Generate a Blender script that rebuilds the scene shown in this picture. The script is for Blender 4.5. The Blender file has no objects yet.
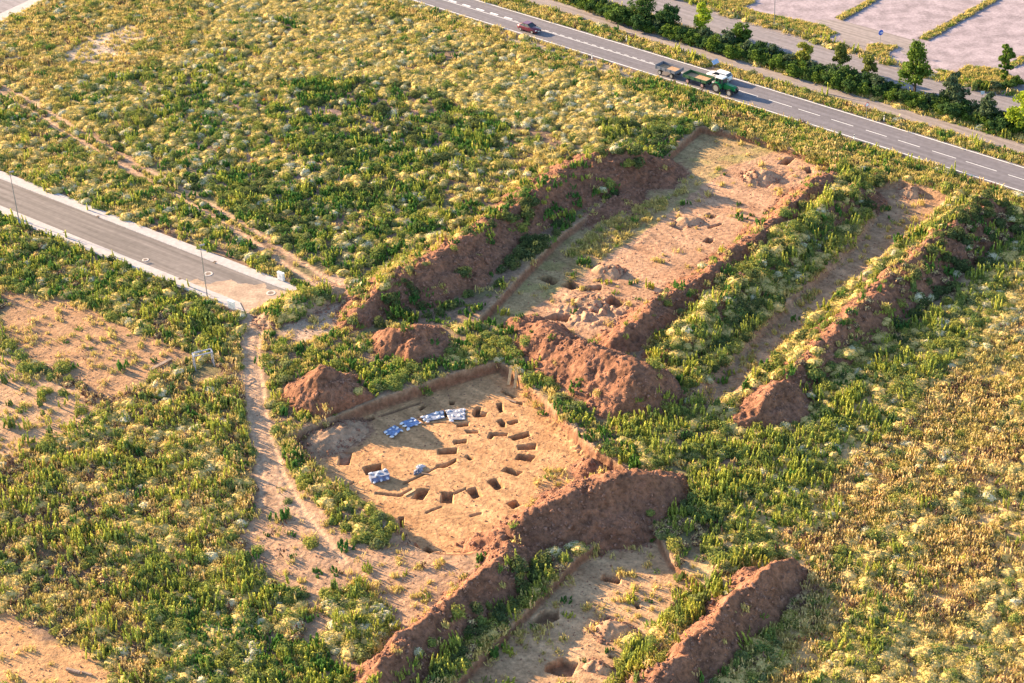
import bpy, bmesh, math, random
import numpy as np
from mathutils import Vector, Matrix, Euler

random.seed(7); rng = np.random.default_rng(11)
SC = bpy.context.scene
COL = SC.collection
R = math.radians
# ------------------------------------------------------------------ camera
FPX, W, Hh = 1900.0, 1024.0, 683.0
CAMZ, DEP, ROLL = 131.0, R(31.0), R(-2.5)
CM = Matrix.Rotation(math.pi/2-DEP, 3, 'X') @ Matrix.Rotation(ROLL, 3, 'Z')
CMn = np.array(CM)
cam = bpy.data.cameras.new('camera'); camo = bpy.data.objects.new('camera', cam); COL.objects.link(camo)
camo.location = (0, 0, CAMZ); camo.rotation_euler = CM.to_euler()
cam.sensor_width = 36; cam.lens = FPX/W*36; cam.clip_start = 1; cam.clip_end = 20000
SC.camera = camo

def at(px, py, z=0.0):
    d = CM @ Vector(((px-W/2), -(py-Hh/2), -FPX))
    t = (z-CAMZ)/d.z
    return (d.x*t, d.y*t)
def atn(P, z=0.0): return np.array([at(p[0], p[1], z) for p in P])
def proj(X, Y, Z):
    v = np.stack([X, Y, Z-CAMZ], -1) @ CMn      # CM^T v
    return W/2 + FPX*v[..., 0]/-v[..., 2], Hh/2 - FPX*v[..., 1]/-v[..., 2]

# ------------------------------------------------------------------ noise
def _h(ix, iy, s):
    n = (ix.astype(np.int64)*374761393 + iy.astype(np.int64)*668265263 + s*974634777) & 0xffffffff
    n = ((n ^ (n >> 13))*1274126177) & 0xffffffff
    return ((n ^ (n >> 16)) & 0xffff)/65535.0
def vn(x, y, s=0):
    x0 = np.floor(x); y0 = np.floor(y); fx = x-x0; fy = y-y0
    fx = fx*fx*(3-2*fx); fy = fy*fy*(3-2*fy)
    a = _h(x0, y0, s); b = _h(x0+1, y0, s); c = _h(x0, y0+1, s); d = _h(x0+1, y0+1, s)
    return (a+(b-a)*fx)*(1-fy)+(c+(d-c)*fx)*fy
def fbm(x, y, o=4, s=0):
    r = 0; a = .5; t = 0
    for i in range(o):
        r = r+a*vn(x, y, s+i*17); t += a; a *= .5; x = x*2.03+11.3; y = y*2.01+5.7
    return r/t
def sst(t): t = np.clip(t, 0, 1); return t*t*(3-2*t)

def sdf(X, Y, P, pad=3.0):
    """signed distance to polygon (negative inside), far points get +pad"""
    out = np.full(X.shape, pad, float)
    m = (X > P[:, 0].min()-pad) & (X < P[:, 0].max()+pad) & (Y > P[:, 1].min()-pad) & (Y < P[:, 1].max()+pad)
    if not m.any(): return out
    x = X[m]; y = Y[m]; d = np.full(x.shape, 1e9); ins = np.zeros(x.shape, bool)
    n = len(P)
    for i in range(n):
        ax, ay = P[i]; bx, by = P[(i+1) % n]
        ex, ey = bx-ax, by-ay; L = ex*ex+ey*ey+1e-12
        t = np.clip(((x-ax)*ex+(y-ay)*ey)/L, 0, 1)
        d = np.minimum(d, (x-ax-t*ex)**2+(y-ay-t*ey)**2)
        if ay != by:
            c = ((ay > y) != (by > y)) & (x < (bx-ax)*(y-ay)/(by-ay)+ax)
            ins ^= c
    d = np.sqrt(d); out[m] = np.where(ins, -d, np.minimum(d, pad))
    return out
def dline(X, Y, P, vals=None):
    """distance to polyline + interpolated values"""
    d = np.full(X.shape, 1e9); v = None if vals is None else np.zeros(X.shape)
    for i in range(len(P)-1):
        ax, ay = P[i]; bx, by = P[i+1]; ex, ey = bx-ax, by-ay; L = ex*ex+ey*ey+1e-12
        t = np.clip(((X-ax)*ex+(Y-ay)*ey)/L, 0, 1)
        q = np.sqrt((X-ax-t*ex)**2+(Y-ay-t*ey)**2)
        m = q < d; d = np.where(m, q, d)
        if v is not None: v = np.where(m, vals[i]+(vals[i+1]-vals[i])*t, v)
    return d, v

# ------------------------------------------------------------------ tagging / building helpers
def tag(o, label=None, cat=None, group=None, kind=None):
    if label: o['label'] = label
    if cat: o['category'] = cat
    if group: o['group'] = group
    if kind: o['kind'] = kind
    return o
def empty(name, loc, rz=0.0, **k):
    o = bpy.data.objects.new(name, None); COL.objects.link(o); o.location = loc; o.rotation_euler = (0, 0, rz)
    o.empty_display_size = .3
    return tag(o, **k)
def link(name, me, parent=None, loc=(0, 0, 0), rot=(0, 0, 0)):
    o = bpy.data.objects.new(name, me); COL.objects.link(o); o.location = loc; o.rotation_euler = rot
    if parent: o.parent = parent
    return o
def mesh_np(name, co, faces4=None, tris=None, mat=None, smooth=False):
    me = bpy.data.meshes.new(name)
    co = np.asarray(co, np.float32); me.vertices.add(len(co)); me.vertices.foreach_set('co', co.ravel())
    li = []; ls = []; s = 0
    if faces4 is not None and len(faces4):
        f = np.asarray(faces4, np.int32); li.append(f.ravel()); ls.append(np.arange(len(f))*4); s = len(f)*4
    if tris is not None and len(tris):
        f = np.asarray(tris, np.int32); li.append(f.ravel()); ls.append(s+np.arange(len(f))*3)
    li = np.concatenate(li); ls = np.concatenate(ls).astype(np.int32)
    me.loops.add(len(li)); me.loops.foreach_set('vertex_index', li)
    me.polygons.add(len(ls)); me.polygons.foreach_set('loop_start', ls)
    me.update(calc_edges=True); me.validate()
    if smooth: me.polygons.foreach_set('use_smooth', np.ones(len(me.polygons), bool))
    for m in ([mat] if not isinstance(mat, (list, tuple)) else mat):
        if m: me.materials.append(m)
    return me
class MB:
    def __init__(s): s.bm = bmesh.new()
    def box(s, c, d, rz=0, taper=1.0, rx=0, ry=0):
        M = Matrix.Translation(c) @ Euler((rx, ry, rz)).to_matrix().to_4x4()
        vs = []
        for z in (-.5, .5):
            k = taper if z > 0 else 1
            for x, y in ((-.5, -.5), (.5, -.5), (.5, .5), (-.5, .5)):
                vs.append(s.bm.verts.new(M @ Vector((x*d[0]*k, y*d[1]*k, z*d[2]))))
        for f in ((3, 2, 1, 0), (4, 5, 6, 7), (0, 1, 5, 4), (1, 2, 6, 5), (2, 3, 7, 6), (3, 0, 4, 7)):
            s.bm.faces.new([vs[i] for i in f])
        return s
    def cyl(s, a, b, r0, r1=None, n=12):
        r1 = r0 if r1 is None else r1
        a = Vector(a); b = Vector(b); q = (b-a).to_track_quat('Z', 'X').to_matrix()
        rings = []
        for p, r in ((a, r0), (b, r1)):
            rings.append([s.bm.verts.new(p+q @ Vector((r*math.cos(i*2*math.pi/n), r*math.sin(i*2*math.pi/n), 0))) for i in range(n)])
        for i in range(n):
            j = (i+1) % n; s.bm.faces.new((rings[0][i], rings[0][j], rings[1][j], rings[1][i]))
        s.bm.faces.new(rings[0][::-1]); s.bm.faces.new(rings[1])
        return s
    def tube(s, pts, rs, n=7):
        prev = None; pts = [Vector(p) for p in pts]
        for k, p in enumerate(pts):
            d = (pts[min(k+1, len(pts)-1)]-pts[max(k-1, 0)]).normalized(); q = d.to_track_quat('Z', 'X').to_matrix()
            ring = [s.bm.verts.new(p+q @ Vector((rs[k]*math.cos(i*2*math.pi/n), rs[k]*math.sin(i*2*math.pi/n), 0))) for i in range(n)]
            if prev:
                for i in range(n):
                    j = (i+1) % n; s.bm.faces.new((prev[i], prev[j], ring[j], ring[i]))
            else: s.bm.faces.new(ring[::-1])
            prev = ring
        s.bm.faces.new(prev); return s
    def prism(s, P, z0, z1):
        b = [s.bm.verts.new((p[0], p[1], z0)) for p in P]; t = [s.bm.verts.new((p[0], p[1], z1)) for p in P]
        n = len(P)
        for i in range(n): s.bm.faces.new((b[i], b[(i+1) % n], t[(i+1) % n], t[i]))
        s.bm.faces.new(t); s.bm.faces.new(b[::-1]); return s
    def side(s, prof, y0, y1, y0t=None):
        """profile in x,z extruded in y, verts: (x,z,inset)"""
        a = [s.bm.verts.new((p[0], y0+(p[2] if len(p) > 2 else 0), p[1])) for p in prof]
        b = [s.bm.verts.new((p[0], y1-(p[2] if len(p) > 2 else 0), p[1])) for p in prof]
        n = len(prof)
        for i in range(n): s.bm.faces.new((a[i], a[(i+1) % n], b[(i+1) % n], b[i]))
        s.bm.faces.new(a[::-1]); s.bm.faces.new(b); return s
    def build(s, name, mat, parent=None, loc=(0, 0, 0), rot=(0, 0, 0), bevel=0, smooth=False):
        bmesh.ops.recalc_face_normals(s.bm, faces=s.bm.faces)
        if bevel: bmesh.ops.bevel(s.bm, geom=list(s.bm.edges), offset=bevel, segments=2, affect='EDGES', clamp_overlap=True)
        me = bpy.data.meshes.new(name); s.bm.to_mesh(me); s.bm.free()
        if smooth:
            for p in me.polygons: p.use_smooth = True
        me.materials.append(mat)
        return link(name, me, parent, loc, rot)

# ------------------------------------------------------------------ materials
def mat_new(name):
    m = bpy.data.materials.new(name); m.use_nodes = True; nt = m.node_tree; nt.nodes.clear()
    out = nt.nodes.new('ShaderNodeOutputMaterial'); return m, nt, out
def N(nt, t, **k):
    n = nt.nodes.new(t)
    for a, b in k.items(): setattr(n, a, b)
    return n
def mixc(nt, a, b, f, mode='MIX'):
    n = N(nt, 'ShaderNodeMix', data_type='RGBA', blend_type=mode)
    for s, v in ((0, f), (6, a), (7, b)):
        if hasattr(v, 'is_linked'): nt.links.new(v, n.inputs[s])
        else: n.inputs[s].default_value = v if s == 0 else (tuple(v)+(1,) if len(v) == 3 else v)
    return n.outputs[2]
def simple(name, c, rough=.6, metal=0, var=.15, scale=6.0, bump=0, coat=0, spec=.4):
    m, nt, out = mat_new(name); b = N(nt, 'ShaderNodeBsdfPrincipled'); nt.links.new(b.outputs[0], out.inputs[0])
    tc = N(nt, 'ShaderNodeTexCoord'); no = N(nt, 'ShaderNodeTexNoise'); no.inputs['Scale'].default_value = scale; no.inputs['Detail'].default_value = 6
    nt.links.new(tc.outputs['Object'], no.inputs[0])
    lo = tuple(max(0, x*(1-var*1.5)) for x in c); hi = tuple(min(1, x*(1+var)) for x in c)
    cr = N(nt, 'ShaderNodeMapRange'); cr.inputs[1].default_value = .3; cr.inputs[2].default_value = .7; nt.links.new(no.outputs[0], cr.inputs[0])
    nt.links.new(mixc(nt, lo, hi, cr.outputs[0]), b.inputs['Base Color'])
    b.inputs['Roughness'].default_value = rough; b.inputs['Metallic'].default_value = metal
    b.inputs['Specular IOR Level'].default_value = spec
    if coat: b.inputs['Coat Weight'].default_value = coat
    if bump:
        bp = N(nt, 'ShaderNodeBump'); bp.inputs['Distance'].default_value = bump; nt.links.new(no.outputs[0], bp.inputs['Height']); nt.links.new(bp.outputs[0], b.inputs['Normal'])
    return m
def soil_mat(name, use_attr=True, base=(.3, .2, .12), fine=9.0, amp=.35, bump=.12, dark=(.5, .42, .4)):
    """earth: colour attribute (or base) broken by fine crumbs, stones and faint streaks"""
    m, nt, out = mat_new(name); b = N(nt, 'ShaderNodeBsdfPrincipled'); nt.links.new(b.outputs[0], out.inputs[0])
    b.inputs['Roughness'].default_value = .95; b.inputs['Specular IOR Level'].default_value = .12
    tc = N(nt, 'ShaderNodeTexCoord'); g = tc.outputs['Object']
    if use_attr: a = N(nt, 'ShaderNodeAttribute', attribute_name='Col').outputs['Color']
    else:
        n0 = N(nt, 'ShaderNodeTexNoise'); n0.inputs['Scale'].default_value = .35; n0.inputs['Detail'].default_value = 5; nt.links.new(g, n0.inputs[0])
        r0 = N(nt, 'ShaderNodeMapRange'); r0.inputs[1].default_value = .35; r0.inputs[2].default_value = .65; nt.links.new(n0.outputs[0], r0.inputs[0])
        a = mixc(nt, tuple(x*.78 for x in base), tuple(min(1, x*1.22) for x in base), r0.outputs[0])
    n1 = N(nt, 'ShaderNodeTexNoise'); n1.inputs['Scale'].default_value = fine*.22; n1.inputs['Detail'].default_value = 9; n1.inputs['Roughness'].default_value = .68; nt.links.new(g, n1.inputs[0])
    r1 = N(nt, 'ShaderNodeMapRange'); r1.inputs[1].default_value = .3; r1.inputs[2].default_value = .7; r1.inputs[3].default_value = 1-amp; r1.inputs[4].default_value = 1+amp*.8; nt.links.new(n1.outputs[0], r1.inputs[0])
    mul = N(nt, 'ShaderNodeVectorMath', operation='SCALE'); nt.links.new(a, mul.inputs[0]); nt.links.new(r1.outputs[0], mul.inputs['Scale'])
    v = N(nt, 'ShaderNodeTexVoronoi'); v.inputs['Scale'].default_value = fine*.45; nt.links.new(g, v.inputs[0])
    r2 = N(nt, 'ShaderNodeMapRange'); r2.inputs[1].default_value = .05; r2.inputs[2].default_value = .2; r2.inputs[3].default_value = .5; r2.inputs[4].default_value = 0; nt.links.new(v.outputs['Distance'], r2.inputs[0])
    c2 = mixc(nt, mul.outputs[0], dark, r2.outputs[0], 'MULTIPLY')
    nt.links.new(c2, b.inputs['Base Color'])
    bp = N(nt, 'ShaderNodeBump'); bp.inputs['Distance'].default_value = bump; bp.inputs['Strength'].default_value = .9
    nt.links.new(n1.outputs[0], bp.inputs['Height']); nt.links.new(bp.outputs[0], b.inputs['Normal'])
    return m
def leaf_mat(name, c, c2=None, trans=.3, spread=.35):
    m, nt, out = mat_new(name)
    oi = N(nt, 'ShaderNodeObjectInfo'); ge = N(nt, 'ShaderNodeNewGeometry')
    c2 = c2 or tuple(x*.6 for x in c)
    c1 = mixc(nt, c2, c, oi.outputs['Random'])
    mr = N(nt, 'ShaderNodeMapRange'); mr.inputs[3].default_value = 1-spread; mr.inputs[4].default_value = 1+spread; nt.links.new(ge.outputs['Random Per Island'], mr.inputs[0])
    sc = N(nt, 'ShaderNodeVectorMath', operation='SCALE'); nt.links.new(c1, sc.inputs[0]); nt.links.new(mr.outputs[0], sc.inputs['Scale'])
    d = N(nt, 'ShaderNodeBsdfDiffuse'); t = N(nt, 'ShaderNodeBsdfTranslucent'); mx = N(nt, 'ShaderNodeMixShader'); mx.inputs[0].default_value = trans
    nt.links.new(sc.outputs[0], d.inputs[0]); nt.links.new(sc.outputs[0], t.inputs[0]); nt.links.new(d.outputs[0], mx.inputs[1]); nt.links.new(t.outputs[0], mx.inputs[2]); nt.links.new(mx.outputs[0], out.inputs[0])
    return m

M = {}
M['ground'] = soil_mat('ground_soil', fine=9, amp=.42, bump=.2)
M['heap'] = soil_mat('spoil_earth', use_attr=False, base=(.275, .132, .08), fine=7, amp=.6, bump=.5)
M['heap_pale'] = soil_mat('pale_spoil', use_attr=False, base=(.43, .27, .17), fine=8, amp=.4, bump=.2)
M['clod'] = simple('earth_clod', (.30, .16, .11), .95, var=.4, scale=1.5, spec=.1)
M['asphalt'] = simple('road_asphalt', (.165, .155, .165), .85, var=.12, scale=1.2, bump=.004)
def streak(name, c, ang, amt=.16, rough=.9):
    m = simple(name, c, rough, var=.10, scale=1.2, bump=.004); nt = m.node_tree; b = next(n for n in nt.nodes if n.type == 'BSDF_PRINCIPLED'); src = b.inputs['Base Color'].links[0].from_socket
    tc = N(nt, 'ShaderNodeTexCoord'); mp = N(nt, 'ShaderNodeMapping'); mp.inputs['Rotation'].default_value = (0, 0, -ang); mp.inputs['Scale'].default_value = (.035, 1.1, 1); mp.vector_type = 'POINT'
    vr = N(nt, 'ShaderNodeVectorRotate'); vr.rotation_type = 'Z_AXIS'; vr.inputs['Angle'].default_value = -ang; mp.inputs['Rotation'].default_value = (0, 0, 0)
    nt.links.new(tc.outputs['Object'], vr.inputs['Vector']); nt.links.new(vr.outputs[0], mp.inputs[0])
    n1 = N(nt, 'ShaderNodeTexNoise'); n1.inputs['Scale'].default_value = 1.3; n1.inputs['Detail'].default_value = 5; nt.links.new(mp.outputs[0], n1.inputs[0])
    r = N(nt, 'ShaderNodeMapRange'); r.inputs[1].default_value = .35; r.inputs[2].default_value = .65; r.inputs[3].default_value = 1-amt; r.inputs[4].default_value = 1+amt; nt.links.new(n1.outputs[0], r.inputs[0])
    s_ = N(nt, 'ShaderNodeVectorMath', operation='SCALE'); nt.links.new(src, s_.inputs[0]); nt.links.new(r.outputs[0], s_.inputs['Scale']); nt.links.new(s_.outputs[0], b.inputs['Base Color']); return m
def dirang(p, q): a = at(*p); b = at(*q); return math.atan2(b[1]-a[1], b[0]-a[0])
M['asphalt'] = streak('road_asphalt', (.165, .152, .168), dirang((592, 55), (953, 170)), .14)
M['street'] = streak('street_asphalt', (.18, .155, .145), dirang((0, 206.5), (240, 303.5)), .28)
M['path'] = streak('path_gravel', (.28, .235, .22), dirang((553, 0), (900, 108)), .22)
M['pave'] = simple('pale_paving', (.46, .415, .405), .9, var=.10, scale=1.5, bump=.004)
M['kerb'] = simple('kerb_stone', (.46, .43, .42), .9, var=.15, scale=2)
M['lot'] = soil_mat('lot_gravel', base=(.35, .29, .31), use_attr=False, fine=9, amp=.3, bump=.03, dark=(.75, .72, .75))
M['access'] = streak('access_asphalt', (.23, .205, .215), dirang((717, 13), (968, 88)), .18)
M['white_line'] = simple('white_paint', (.78, .77, .76), .7, var=.12, scale=3)
M['steel'] = simple('galvanised_steel', (.28, .30, .34), .45, metal=.6, var=.1)
M['white'] = simple('white_plastic', (.78, .79, .80), .5, var=.06)
M['black'] = simple('black_rubber', (.02, .02, .022), .8, var=.2)
M['glass'] = simple('dark_glass', (.02, .025, .035), .08, var=.05, spec=.9)
M['rim'] = simple('silver_rim', (.6, .6, .6), .35, metal=.7, var=.05)
M['red_paint'] = simple('dark_red_paint', (.14, .01, .03), .3, var=.06, coat=.8)
M['white_paint'] = simple('white_car_paint', (.75, .75, .74), .3, var=.04, coat=.6)
M['green_paint'] = simple('green_paint', (.008, .17, .05), .4, var=.12, coat=.3)
M['dkgreen'] = simple('dark_green_board', (.03, .10, .045), .6, var=.25)
M['greyboard'] = simple('grey_blue_board', (.16, .175, .22), .6, var=.2)
M['bedfloor'] = simple('tan_bed_floor', (.46, .29, .17), .85, var=.2, scale=3)
M['redrim'] = simple('pink_rim', (.42, .25, .24), .6, var=.1)
M['wood'] = simple('pale_wood', (.62, .42, .22), .8, var=.2, scale=5)
M['oldwood'] = simple('grey_wood', (.30, .22, .17), .9, var=.3, scale=4)
M['blueplast'] = simple('blue_plastic_sheet', (.17, .25, .46), .45, var=.3, scale=2.5, bump=.05)
M['greyplast'] = simple('pale_plastic_sheet', (.29, .31, .38), .5, var=.25, scale=2.5, bump=.05)
M['greyblue'] = simple('grey_blue_sheet', (.24, .28, .38), .5, var=.35, scale=2.0, bump=.06)
M['bag'] = simple('white_sandbag', (.80, .80, .82), .8, var=.12, scale=5, bump=.03)
M['frame'] = simple('blue_grey_frame', (.27, .31, .44), .6, var=.1)
M['signblue'] = simple('sign_blue', (.01, .10, .55), .5, var=.02)
M['signred'] = simple('sign_red', (.55, .02, .03), .5, var=.02)
M['orange'] = leaf_mat('orange_flower', (.75, .12, .03), (.5, .1, .03))
M['bark'] = simple('tree_bark', (.13, .09, .065), .95, var=.3, scale=6)
M['stone'] = simple('pale_stone', (.55, .50, .46), .9, var=.2, scale=2)
M['lamp_red'] = simple('red_lens', (.5, .01, .01), .3, var=.02)
M['lamp_white'] = simple('clear_lens', (.7, .7, .7), .2, var=.02)
# plants
L = {}
L['fl_yel'] = leaf_mat('yellow_bloom', (.74, .55, .22), (.58, .46, .17), trans=.2, spread=.25)
L['fl_crm'] = leaf_mat('cream_bloom', (.68, .60, .40), (.56, .52, .32), trans=.2, spread=.25)
L['lf_oli'] = leaf_mat('olive_leaf', (.32, .32, .08), (.23, .26, .065))
L['lf_mid'] = leaf_mat('mid_green_leaf', (.26, .31, .085), (.15, .215, .07))
L['lf_grn'] = leaf_mat('fresh_green_leaf', (.15, .28, .06), (.085, .19, .05))
L['lf_bri'] = leaf_mat('bright_green_leaf', (.54, .53, .10), (.32, .38, .08))
L['lf_drk'] = leaf_mat('dark_green_leaf', (.13, .155, .055), (.085, .115, .05))
L['lf_yg'] = leaf_mat('yellow_green_leaf', (.50, .45, .10), (.38, .36, .08))
L['tan'] = leaf_mat('dry_tan_stem', (.86, .66, .31), (.74, .54, .24), trans=.2)
L['brn'] = leaf_mat('dry_brown_stem', (.24, .14, .10), (.15, .09, .07), trans=.1)
L['gry'] = leaf_mat('grey_green_leaf', (.27, .29, .12), (.19, .22, .09))
L['gra'] = leaf_mat('dry_grass', (.66, .52, .20), (.48, .42, .14), trans=.25)
L['grg'] = leaf_mat('green_grass', (.24, .33, .06), (.15, .24, .05), trans=.25)

# ------------------------------------------------------------------ layout (photo coordinates of ground features, turned into metres)
lineLow = [(260, -40), (330, -19), (395, 0), (512, 33.5), (592, 55), (667, 77), (768, 110), (860, 140), (953, 170), (1024, 192), (1110, 219), (1220, 254)]
lineUp = [(370, -35), (430, -17), (487, 0), (560, 23), (640, 49), (768, 90.5), (900, 131), (1024, 168), (1110, 194), (1220, 228)]
def resamp(P, n=60):
    P = np.array(P, float); s = np.r_[0, np.cumsum(np.hypot(*(np.diff(P, axis=0).T)))]
    t = np.linspace(0, s[-1], n); return np.stack([np.interp(t, s, P[:, 0]), np.interp(t, s, P[:, 1])], 1)
lowW = atn(lineLow); upW = atn(lineUp)
# centre line and a constant width road fitted between the two painted edges
lw = resamp(lowW, 80); uw = resamp(upW, 80)
def fitline(P, deg=2):
    a = np.polyfit(P[:, 0], P[:, 1], deg); return a
pl_ = fitline(lw); pu_ = fitline(uw)
xs_ = np.linspace(-75, 190, 90)
ce = np.stack([xs_, (np.polyval(pl_, xs_)+np.polyval(pu_, xs_))/2], 1)
tn = np.gradient(ce, axis=0); tn /= np.linalg.norm(tn, axis=1)[:, None]; nr = np.stack([-tn[:, 1], tn[:, 0]], 1)
cs = np.r_[0, np.cumsum(np.hypot(*(np.diff(ce, axis=0).T)))]
_, _h2 = 0, 0
hw = float(np.median(np.abs(np.polyval(pu_, xs_)-np.polyval(pl_, xs_))[20:60]*np.abs(tn[20:60, 0])))/2
def road_strip(o0, o1, i0=0, i1=None):
    a = ce+nr*o0; b = ce+nr*o1; a = a[i0:i1]; b = b[i0:i1]
    return np.concatenate([a, b[::-1]])
def road_pt(px, py, off=None):
    p = np.array(at(px, py)); k = np.argmin(((ce-p)**2).sum(1)); return k, p
def road_at(s, off=0.0):
    x = np.interp(s, cs, ce[:, 0]); y = np.interp(s, cs, ce[:, 1]); nx = np.interp(s, cs, nr[:, 0]); ny = np.interp(s, cs, nr[:, 1])
    return (x+nx*off, y+ny*off), math.atan2(-nx, ny)
def s_of(px, py):
    p = np.array(at(px, py)); t = np.linspace(cs[0], cs[-1], 4000)
    q = np.stack([np.interp(t, cs, ce[:, 0]), np.interp(t, cs, ce[:, 1])], 1); return float(t[np.argmin(((q-p)**2).sum(1))])
ROAD = road_strip(-hw-.45, hw+.45)
pathPx = [(430, -50), (521, -22), (553, 0), (768, 69), (900, 108), (1024, 144), (1200, 195), (1200, 206), (1024, 155), (900, 119), (768, 79), (600, 26), (521, 0), (480, -12), (420, -32)]
pathPx = [(470, -26), (553, 0), (660, 35), (768, 69), (900, 108), (1024, 144), (1200, 195), (1200, 207), (1024, 155.5), (900, 119), (768, 79), (640, 39), (521, 0), (440, -26)]
PATH = atn(pathPx)
stTopO = [(-260, 66), (0, 171), (302, 288.5)]; stTopI = [(-260, 72), (0, 178.5), (256, 278.5), (292, 292)]
stLowI = [(-260, 102), (0, 206.5), (185, 281.5), (240, 303.5)]; stLowO = [(-260, 112), (0, 215.5), (207, 299), (246, 315)]
STREET = atn(stTopI+stLowI[::-1]); SWT = atn(stTopO+[(292, 292)]+stTopI[:-1][::-1]); SWL = atn(stLowO+[(240, 303.5)]+stLowI[:-1][::-1])
STALL = atn(stTopO+stLowO[::-1])
CORNER = atn([(-60, 50), (0, 22.5), (47.5, 0), (110, -32), (60, -40), (-60, -20)])
CORNER_IN = atn([(-60, 40), (0, 14), (30, 0), (95, -32), (60, -38), (-60, -20)])
ACC = atn([(600, -20), (690, 3), (717, 13.5), (800, 38), (898, 69), (968, 89), (1024, 99), (1200, 140), (1200, 180), (1024, 131), (960, 111), (880, 85), (768, 52), (680, 25), (560, -12)])
SWA = atn([(640, -18), (690, -2), (720, 9), (800, 32.5), (898, 63), (968, 83), (1024, 94), (1200, 136), (1200, 140.5), (1024, 99.6), (968, 89.6), (898, 69.6), (800, 38.6), (717, 14.1), (690, 3.6), (620, -15)])
LOT = atn([(690, -70), (690, -3), (720, 8.5), (800, 32), (898, 62.5), (968, 82.5), (1024, 93.5), (1200, 135), (1250, 40), (1150, -120), (700, -160)])

EXC = [ # polygon (px), depth, wall width
 ('main', [(285, 437), (330, 418), (380, 398), (440, 378), (498, 360), (514, 370), (540, 395), (565, 420), (590, 446), (628, 468), (618, 500), (565, 518), (520, 535), (470, 556), (440, 556), (415, 545), (388, 520), (345, 490), (315, 465)], 1.5, .45),
 ('strip', [(478, 320), (520, 275), (560, 235), (640, 178), (700, 126), (760, 138), (836, 163), (818, 183), (760, 232), (700, 275), (650, 315), (612, 348), (560, 330), (520, 335)], 1.0, .5),
 ('lane', [(688, 398), (732, 352), (786, 300), (846, 245), (868, 215), (870, 182), (905, 180), (955, 196), (934, 218), (905, 238), (857, 281), (797, 338), (752, 380), (720, 405)], .8, .7),
 ('south', [(420, 720), (455, 681), (512, 623), (578, 556), (620, 530), (655, 527), (672, 560), (712, 590), (668, 625), (640, 665), (600, 720)], 1.0, .4),
]
EXW = [(n, atn(p), d, w) for n, p, d, w in EXC]
ZM, ZS, ZB = -1.5, -1.0, -1.0
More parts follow.
